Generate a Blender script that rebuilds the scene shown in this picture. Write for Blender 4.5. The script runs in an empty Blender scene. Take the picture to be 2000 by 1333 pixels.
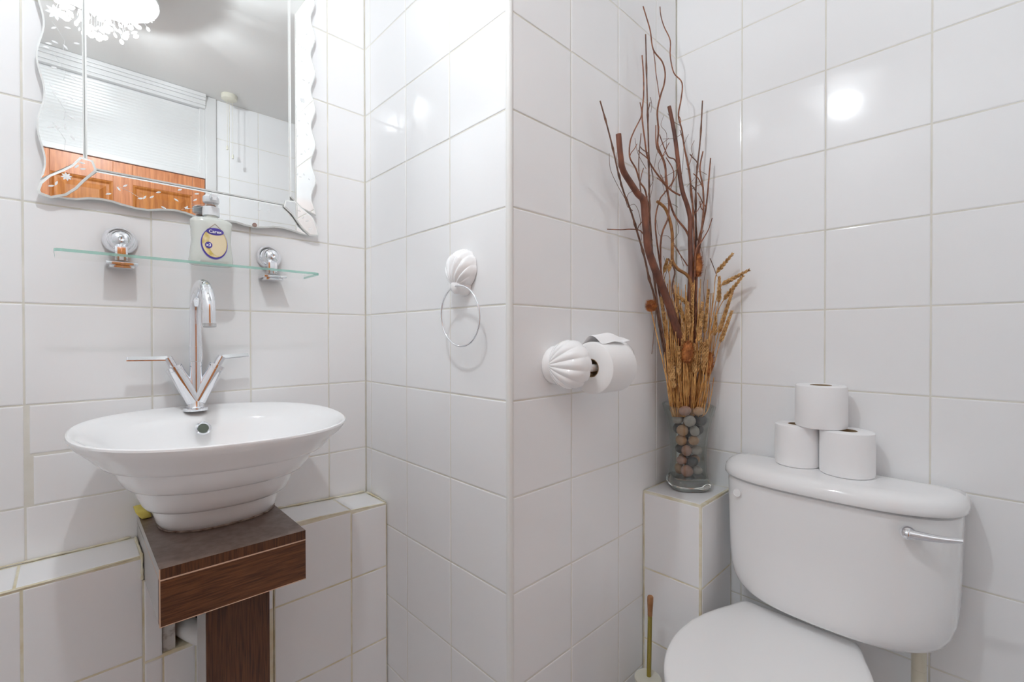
import bpy, bmesh, math, random
from mathutils import Vector, Matrix

S = bpy.context.scene
COL = S.collection

# ------------------------------------------------------------ camera, exposure, light
cd = bpy.data.cameras.new('camera')
cam = bpy.data.objects.new('camera', cd)
COL.objects.link(cam)
cd.sensor_fit = 'HORIZONTAL'
cd.sensor_width = 36.0
cd.lens = 897.36 / 2000 * 36.0
cd.clip_start = 0.02
cR = Vector((0.71994, -0.69404, -0.00162)); cU = Vector((0.00623, 0.00413, 0.99997)); cF = Vector((0.69401, 0.71993, -0.0073))
cam.matrix_world = Matrix(((cR.x, cU.x, -cF.x, -0.6474), (cR.y, cU.y, -cF.y, -1.30988), (cR.z, cU.z, -cF.z, 1.13126), (0, 0, 0, 1)))
S.camera = cam
S.view_settings.view_transform = 'Standard'
S.view_settings.look = 'None'
S.view_settings.gamma = 1
S.view_settings.use_curve_mapping = False
S.view_settings.exposure = 0.0
w = bpy.data.worlds.new('world'); S.world = w; w.use_nodes = True
w.node_tree.nodes['Background'].inputs[0].default_value = (0.9, 0.95, 1, 1)
w.node_tree.nodes['Background'].inputs[1].default_value = 0.3
S.cycles.max_bounces = 16
S.cycles.diffuse_bounces = 10
S.cycles.glossy_bounces = 8
S.cycles.transmission_bounces = 12
S.cycles.transparent_max_bounces = 24
S.cycles.caustics_reflective = False
S.cycles.caustics_refractive = False

LAMP = Vector((-0.57, -0.82, 2.245))
LAMP_W = 19.0
LAMP_C = (0.925, 0.985, 1.035)
FLOOR, CEIL = 0.0, 2.405
XL, YB = -1.02, -1.60            # left wall, wall with the door
CORNER_Y = -0.6308               # inner corner of the chimney-breast wall
XR = 0.7203                      # wall behind the toilet

random.seed(11)
# traced centre lines of the dried stems, in metres
TRACE = {
  'T1': [[0.3051,-0.6913,1.6199],[0.3144,-0.691,1.5686],[0.326,-0.6908,1.5383],[0.3619,-0.6899,1.5157],[0.3944,-0.6892,1.4975],[0.4244,-0.6886,1.4856],[0.4335,-0.6884,1.4397],[0.4416,-0.6882,1.397],[0.4524,-0.688,1.3597],[0.4972,-0.6871,1.3021],[0.5365,-0.6857,1.2621],[0.5638,-0.6989,1.1904],[0.6054,-0.6981,1.1246],[0.6365,-0.6938,1.0709],[0.6403,-0.6983,0.9816],[0.642,-0.7007,0.9221]],
  'T2': [[0.5933,-0.6726,1.7928],[0.6034,-0.6831,1.718],[0.6093,-0.6895,1.6521],[0.6137,-0.6943,1.5964],[0.6192,-0.7001,1.5495],[0.6285,-0.7094,1.5099],[0.6345,-0.7157,1.4703],[0.6342,-0.7159,1.422],[0.6348,-0.7172,1.3487],[0.6333,-0.7165,1.2769],[0.6294,-0.7139,1.1597],[0.6298,-0.7154,1.0424],[0.6294,-0.7156,0.9838],[0.628,-0.7149,0.9252]],
  'T3': [[0.5412,-0.6645,1.5119],[0.5784,-0.6682,1.4998],[0.5876,-0.6774,1.4662],[0.5926,-0.6826,1.4268],[0.5923,-0.6828,1.3786],[0.5932,-0.684,1.3479],[0.6036,-0.6942,1.326],[0.6224,-0.7125,1.3085],[0.6306,-0.7208,1.2763],[0.6319,-0.7233,1.1595],[0.6284,-0.7222,0.926]],
  'b1': [[0.2855,-0.652,1.7071],[0.3135,-0.652,1.659],[0.3403,-0.652,1.6072],[0.3633,-0.652,1.5552],[0.3893,-0.652,1.5088],[0.4262,-0.652,1.4628],[0.4569,-0.652,1.4134],[0.4915,-0.652,1.3557],[0.519,-0.652,1.2948],[0.5473,-0.652,1.2466],[0.5886,-0.652,1.1305],[0.6185,-0.6779,0.9296]],
  'b2': [[0.4764,-0.6572,2.0284],[0.4953,-0.6572,2.0057],[0.5146,-0.6571,1.9798],[0.5315,-0.6571,1.935],[0.581,-0.657,1.9229],[0.5948,-0.6592,1.8953],[0.5925,-0.6573,1.8613],[0.5752,-0.657,1.8272],[0.5547,-0.657,1.7721],[0.5606,-0.657,1.7191],[0.5578,-0.657,1.6748],[0.5932,-0.6603,1.6295],[0.596,-0.6636,1.5631],[0.6114,-0.6793,1.4848],[0.6398,-0.7072,1.4271],[0.6456,-0.7138,1.3371],[0.6392,-0.7094,1.1599],[0.6346,-0.7072,0.9384]],
  'b2b': [[0.5315,-0.6571,1.935],[0.5401,-0.6571,1.9059],[0.5459,-0.6571,1.8767],[0.5605,-0.657,1.8334],[0.5664,-0.657,1.8138]],
  'b3': [[0.5596,-0.662,2.0658],[0.5656,-0.662,2.0414],[0.5835,-0.6619,2.021],[0.5966,-0.6739,1.9818],[0.5963,-0.6741,1.9379],[0.6034,-0.6814,1.8895],[0.6201,-0.6978,1.8601],[0.6177,-0.696,1.8118],[0.6121,-0.691,1.7678],[0.6192,-0.6983,1.7239],[0.6232,-0.7026,1.6799],[0.6313,-0.711,1.6198],[0.6362,-0.7163,1.57],[0.6409,-0.7217,1.482],[0.6421,-0.7244,1.3355],[0.6367,-0.7211,1.145],[0.6333,-0.7199,0.9399]],
  'b4': [[0.4854,-0.6598,1.9554],[0.4909,-0.6598,1.8426],[0.4965,-0.6598,1.7401],[0.5021,-0.6597,1.6369],[0.505,-0.6597,1.5323],[0.5135,-0.6597,1.4281],[0.5538,-0.6595,1.2175],[0.6086,-0.6891,0.9392]],
  'b5': [[0.4532,-0.6678,1.8815],[0.4612,-0.6677,1.8277],[0.4613,-0.6677,1.7774],[0.4534,-0.6678,1.7229],[0.4667,-0.6676,1.6659],[0.4858,-0.6675,1.6149],[0.5452,-0.667,1.5824],[0.5855,-0.6815,1.5507],[0.6053,-0.7007,1.5347]],
  'b6': [[0.4608,-0.6573,1.7633],[0.4687,-0.6573,1.7317],[0.4324,-0.6574,1.6791],[0.4123,-0.6574,1.6435],[0.4099,-0.6574,1.6027],[0.4402,-0.6573,1.5798],[0.461,-0.6573,1.5493],[0.4904,-0.6572,1.5297],[0.5097,-0.6571,1.4562],[0.5294,-0.6571,1.3597],[0.5913,-0.6633,1.16],[0.6165,-0.6898,0.9385]],
  'b7': [[0.6819,-0.73,1.8191],[0.6769,-0.7263,1.7105],[0.67,-0.7205,1.6272],[0.6663,-0.7177,1.5543],[0.6653,-0.7184,1.3877],[0.6599,-0.7149,1.2196],[0.655,-0.713,0.9369]],
  'b8': [[0.6621,-0.7403,1.6637],[0.6555,-0.7344,1.6139],[0.6615,-0.7407,1.5596],[0.6621,-0.742,1.4937],[0.6553,-0.7363,1.4102],[0.646,-0.7287,1.2769],[0.6397,-0.726,0.9398]],
  'b9': [[0.6879,-0.7514,1.6485],[0.6856,-0.7495,1.6175],[0.6832,-0.7476,1.5791],[0.6775,-0.7428,1.5068],[0.6697,-0.7358,1.4522],[0.6586,-0.7259,1.3858],[0.6555,-0.7245,1.2189],[0.6537,-0.7257,0.9384]],
  'b10': [[0.6677,-0.7645,1.47],[0.6612,-0.7556,1.4357],[0.6474,-0.7427,1.4037],[0.6357,-0.7317,1.3761],[0.6332,-0.7299,1.3048]],
  'b11': [[0.3072,-0.6578,1.3978],[0.3664,-0.6576,1.4061],[0.4225,-0.6574,1.4166],[0.4663,-0.6573,1.4182],[0.4932,-0.6572,1.3973]],
  'b12': [[0.5277,-0.6671,1.7197],[0.5306,-0.6671,1.6625],[0.5629,-0.6668,1.6401],[0.5744,-0.6701,1.6118],[0.5783,-0.6744,1.5667],[0.5809,-0.6777,1.4795],[0.5544,-0.6669,1.3903],[0.5726,-0.673,1.1596],[0.6027,-0.7042,0.9414]],
  'b13': [[0.5758,-0.652,1.7137],[0.6028,-0.6552,1.6764],[0.6102,-0.6625,1.6556],[0.623,-0.6749,1.6481],[0.6314,-0.6833,1.6213]],
  'b14': [[0.5907,-0.6647,1.6482],[0.6053,-0.6791,1.6114],[0.603,-0.6772,1.5776],[0.5859,-0.661,1.5453],[0.5622,-0.6595,1.5202],[0.539,-0.6596,1.4609],[0.5507,-0.6595,1.3908],[0.5831,-0.6611,1.2776],[0.5972,-0.6759,1.1599]],
  'b15': [[0.6294,-0.6873,1.7321],[0.6367,-0.6946,1.695],[0.649,-0.7073,1.615],[0.6497,-0.7085,1.5587],[0.6527,-0.7118,1.5246],[0.6599,-0.7191,1.4816],[0.6637,-0.7235,1.4119]],
  'b16': [[0.4526,-0.6652,1.6747],[0.4422,-0.6652,1.6106],[0.4423,-0.6652,1.5674],[0.4528,-0.6652,1.5155],[0.4796,-0.665,1.4633],[0.5016,-0.6648,1.3833],[0.5301,-0.6646,1.2732]],
  'b17': [[0.5791,-0.6772,1.3559],[0.5925,-0.6905,1.3195],[0.587,-0.6857,1.2759],[0.596,-0.695,1.2177],[0.604,-0.7033,1.1595]],
  'b18': [[0.5376,-0.6621,1.2224],[0.5348,-0.6621,1.1879],[0.5291,-0.6621,1.152],[0.515,-0.6622,1.0852]],
  'b19': [[0.6878,-0.7695,1.306],[0.6879,-0.7592,1.3364],[0.685,-0.7516,1.3591]],
  'b20': [[0.5941,-0.6773,1.4089],[0.6149,-0.6978,1.3649],[0.6284,-0.7111,1.3355]],
  'fine': [[[0.3002,-0.6685,1.5786],[0.3016,-0.6705,1.5412],[0.3295,-0.6711,1.5102],[0.3656,-0.673,1.4794]],[[0.3263,-0.6702,1.5878],[0.3331,-0.6731,1.5548],[0.3895,-0.658,1.5404]],[[0.5789,-0.6645,1.766],[0.549,-0.671,1.7252],[0.5786,-0.6725,1.7095],[0.5691,-0.6744,1.6512]],[[0.5962,-0.6665,1.7755],[0.5986,-0.6839,1.7469],[0.6197,-0.6951,1.7368],[0.6131,-0.7013,1.7137]],[[0.6259,-0.7149,1.7104],[0.6325,-0.6982,1.6839],[0.623,-0.6982,1.6152],[0.6145,-0.6932,1.5632]],[[0.6108,-0.7162,1.5569],[0.6299,-0.7281,1.5801],[0.6585,-0.7301,1.6084],[0.6552,-0.7536,1.5928]],[[0.5805,-0.659,1.6997],[0.5962,-0.6883,1.6982],[0.623,-0.6935,1.7164]],[[0.3976,-0.6575,1.4695],[0.4119,-0.6714,1.4761],[0.4554,-0.6606,1.4529],[0.4632,-0.6606,1.3924]],[[0.4345,-0.6728,1.5206],[0.382,-0.6717,1.4987],[0.3876,-0.6622,1.4732],[0.3994,-0.6729,1.4575]],[[0.5577,-0.665,1.5065],[0.585,-0.6818,1.5114],[0.6131,-0.6893,1.5052]],[[0.5768,-0.6861,1.3978],[0.5998,-0.6975,1.4284],[0.589,-0.6982,1.4626]],[[0.4111,-0.6717,1.648],[0.4424,-0.6621,1.6197],[0.4832,-0.6628,1.5892]],[[0.5131,-0.6597,1.7528],[0.5193,-0.6593,1.7762],[0.5131,-0.6581,1.7956]],[[0.5672,-0.6615,1.5818],[0.5771,-0.6703,1.5892],[0.6217,-0.6881,1.6176]],[[0.6329,-0.7267,1.6392],[0.6378,-0.7169,1.6725],[0.6451,-0.7226,1.6948]],[[0.5122,-0.6695,1.5948],[0.5387,-0.6643,1.6457],[0.5637,-0.6617,1.6751],[0.5875,-0.6741,1.7]],[[0.4931,-0.668,1.5069],[0.5276,-0.658,1.559],[0.4939,-0.6721,1.5895]],[[0.5487,-0.6574,1.4631],[0.5461,-0.6682,1.4176],[0.5744,-0.6796,1.4172],[0.6188,-0.6882,1.3813],[0.6068,-0.7093,1.3334]],[[0.5781,-0.6637,1.3648],[0.5782,-0.6731,1.3199],[0.5729,-0.6571,1.2771]],[[0.6141,-0.686,1.2779],[0.6185,-0.6962,1.2333],[0.5876,-0.6991,1.1954]],[[0.6716,-0.747,1.3361],[0.6482,-0.7484,1.2754],[0.6468,-0.7549,1.217]],[[0.5672,-0.6755,1.5279],[0.569,-0.6621,1.5821],[0.5509,-0.6623,1.6209],[0.5797,-0.6689,1.6557]],[[0.472,-0.6693,1.4886],[0.5066,-0.6588,1.5399],[0.5114,-0.6685,1.5668],[0.4932,-0.6694,1.6039]],[[0.5058,-0.6702,1.3971],[0.4922,-0.6578,1.439],[0.4514,-0.6721,1.4703]],[[0.6535,-0.7252,1.3366],[0.659,-0.7406,1.3647],[0.6449,-0.7379,1.407],[0.6453,-0.7508,1.4339]]],
  'wheat': [[[0.6269,-0.7256,0.9265],[0.6772,-0.7595,1.2035],[0.6726,-0.7756,1.3156],[0.6667,-0.8222,1.3621]],[[0.6402,-0.7214,0.9246],[0.6748,-0.7576,1.1596],[0.6724,-0.7899,1.2796],[0.666,-0.8648,1.3125]],[[0.6417,-0.7191,0.9242],[0.6778,-0.7622,1.1595],[0.6723,-0.7956,1.2376],[0.6663,-0.8491,1.2991]],[[0.6369,-0.7138,0.9241],[0.6605,-0.7448,1.0717],[0.6725,-0.7815,1.2313],[0.6674,-0.7848,1.3026]],[[0.6275,-0.7282,0.9267],[0.6709,-0.7551,1.0423],[0.6725,-0.7816,1.1447],[0.6668,-0.821,1.2597]],[[0.6421,-0.7159,0.9238],[0.674,-0.7582,1.0277],[0.6725,-0.7859,1.1187],[0.6668,-0.8198,1.2049]],[[0.639,-0.7264,0.9253],[0.6708,-0.7551,1.0277],[0.6727,-0.7701,1.1375],[0.6676,-0.775,1.1953]],[[0.6336,-0.713,0.9244],[0.6357,-0.7217,0.9838],[0.6308,-0.7223,1.1449],[0.6289,-0.726,1.286]],[[0.6234,-0.7195,0.9262],[0.6342,-0.7193,1.0717],[0.626,-0.7169,1.2253],[0.5879,-0.6867,1.2584]],[[0.6282,-0.7129,0.925],[0.6236,-0.7092,1.0718],[0.6153,-0.707,1.1815],[0.5982,-0.6969,1.2293]],[[0.6124,-0.7114,0.9265],[0.6071,-0.6944,0.9546],[0.5802,-0.6738,1.1232],[0.5576,-0.6669,1.2462]],[[0.6225,-0.7094,0.9252],[0.6187,-0.7056,0.9545],[0.6028,-0.6964,1.0399],[0.5746,-0.6751,1.1377]],[[0.6432,-0.7193,0.924],[0.6572,-0.7418,1.0424],[0.6571,-0.7476,1.1449],[0.6612,-0.7573,1.2684]],[[0.6193,-0.719,0.9266],[0.6175,-0.7046,0.9399],[0.6089,-0.7027,0.9961],[0.5896,-0.6907,1.0243]],[[0.615,-0.7103,0.9261],[0.5827,-0.6676,1.277],[0.5751,-0.6669,1.3173],[0.578,-0.6762,1.3559]],[[0.6193,-0.7047,0.925],[0.5932,-0.6778,1.277],[0.5846,-0.676,1.3202],[0.5853,-0.6833,1.3515]],[[0.6193,-0.7161,0.9263],[0.6338,-0.7196,1.0131],[0.6424,-0.7335,1.1449],[0.6485,-0.7454,1.2321]],[[0.6272,-0.7128,0.9251],[0.6283,-0.7146,0.9838],[0.6191,-0.7112,1.1304],[0.6201,-0.7182,1.2176]]],
  'wheat_middle': [[[0.6017,-0.696,0.926],[0.5805,-0.6889,0.978],[0.5787,-0.6869,1.007],[0.5686,-0.6832,1.0962]],[[0.6135,-0.6931,0.9244],[0.5943,-0.6872,1.0608],[0.5925,-0.6851,1.09],[0.5822,-0.6814,1.1556]],[[0.605,-0.6996,0.926],[0.5844,-0.6934,0.9569],[0.5837,-0.6923,0.9859],[0.5767,-0.6917,1.0746]],[[0.5975,-0.7077,0.9278],[0.5786,-0.7014,1.1242],[0.5788,-0.7013,1.1529],[0.5745,-0.7034,1.2166]],[[0.6066,-0.7081,0.9268],[0.5898,-0.705,0.9961],[0.5899,-0.7048,1.025],[0.5854,-0.7066,1.1068]],[[0.6169,-0.7105,0.9259],[0.607,-0.7135,1.0653],[0.6059,-0.7121,1.0943],[0.5976,-0.7102,1.1737]],[[0.6154,-0.7159,0.9267],[0.6018,-0.7157,1.0278],[0.6037,-0.7172,1.0567],[0.6045,-0.7243,1.1218]],[[0.6171,-0.7185,0.9268],[0.6114,-0.7248,1.1269],[0.6106,-0.7238,1.1558],[0.6034,-0.723,1.2292]],[[0.6292,-0.7167,0.9253],[0.6198,-0.7208,0.9946],[0.6216,-0.7222,1.0237],[0.6219,-0.7287,1.1016]],[[0.6188,-0.7273,0.9276],[0.6157,-0.7374,1.0024],[0.616,-0.7373,1.0311],[0.6118,-0.7394,1.1144]],[[0.6326,-0.727,0.9261],[0.6272,-0.7349,1.0042],[0.6303,-0.7376,1.0331],[0.6349,-0.7481,1.1221]],[[0.6355,-0.7281,0.9259],[0.6318,-0.7367,1.0921],[0.635,-0.7396,1.1211],[0.6398,-0.7502,1.205]],[[0.6305,-0.7359,0.9273],[0.6351,-0.7534,1.0084],[0.6355,-0.7535,1.0372],[0.6317,-0.756,1.1172]],[[0.6334,-0.7385,0.9272],[0.636,-0.7539,1.0277],[0.6385,-0.756,1.0564],[0.641,-0.7646,1.1257]]],
  'teasel': [[[0.5029,-0.6673,1.2036],[0.5001,-0.6673,1.2315],[0.5933,-0.6812,0.9399]],[[0.5956,-0.7239,1.0617],[0.599,-0.7267,1.1189],[0.6184,-0.7193,0.9413]],[[0.6555,-0.7543,1.0256],[0.6633,-0.7611,1.0866],[0.646,-0.7321,0.9398]],[[0.6483,-0.7306,1.3062],[0.6497,-0.7313,1.3677],[0.6463,-0.7185,0.9384]]],
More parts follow.
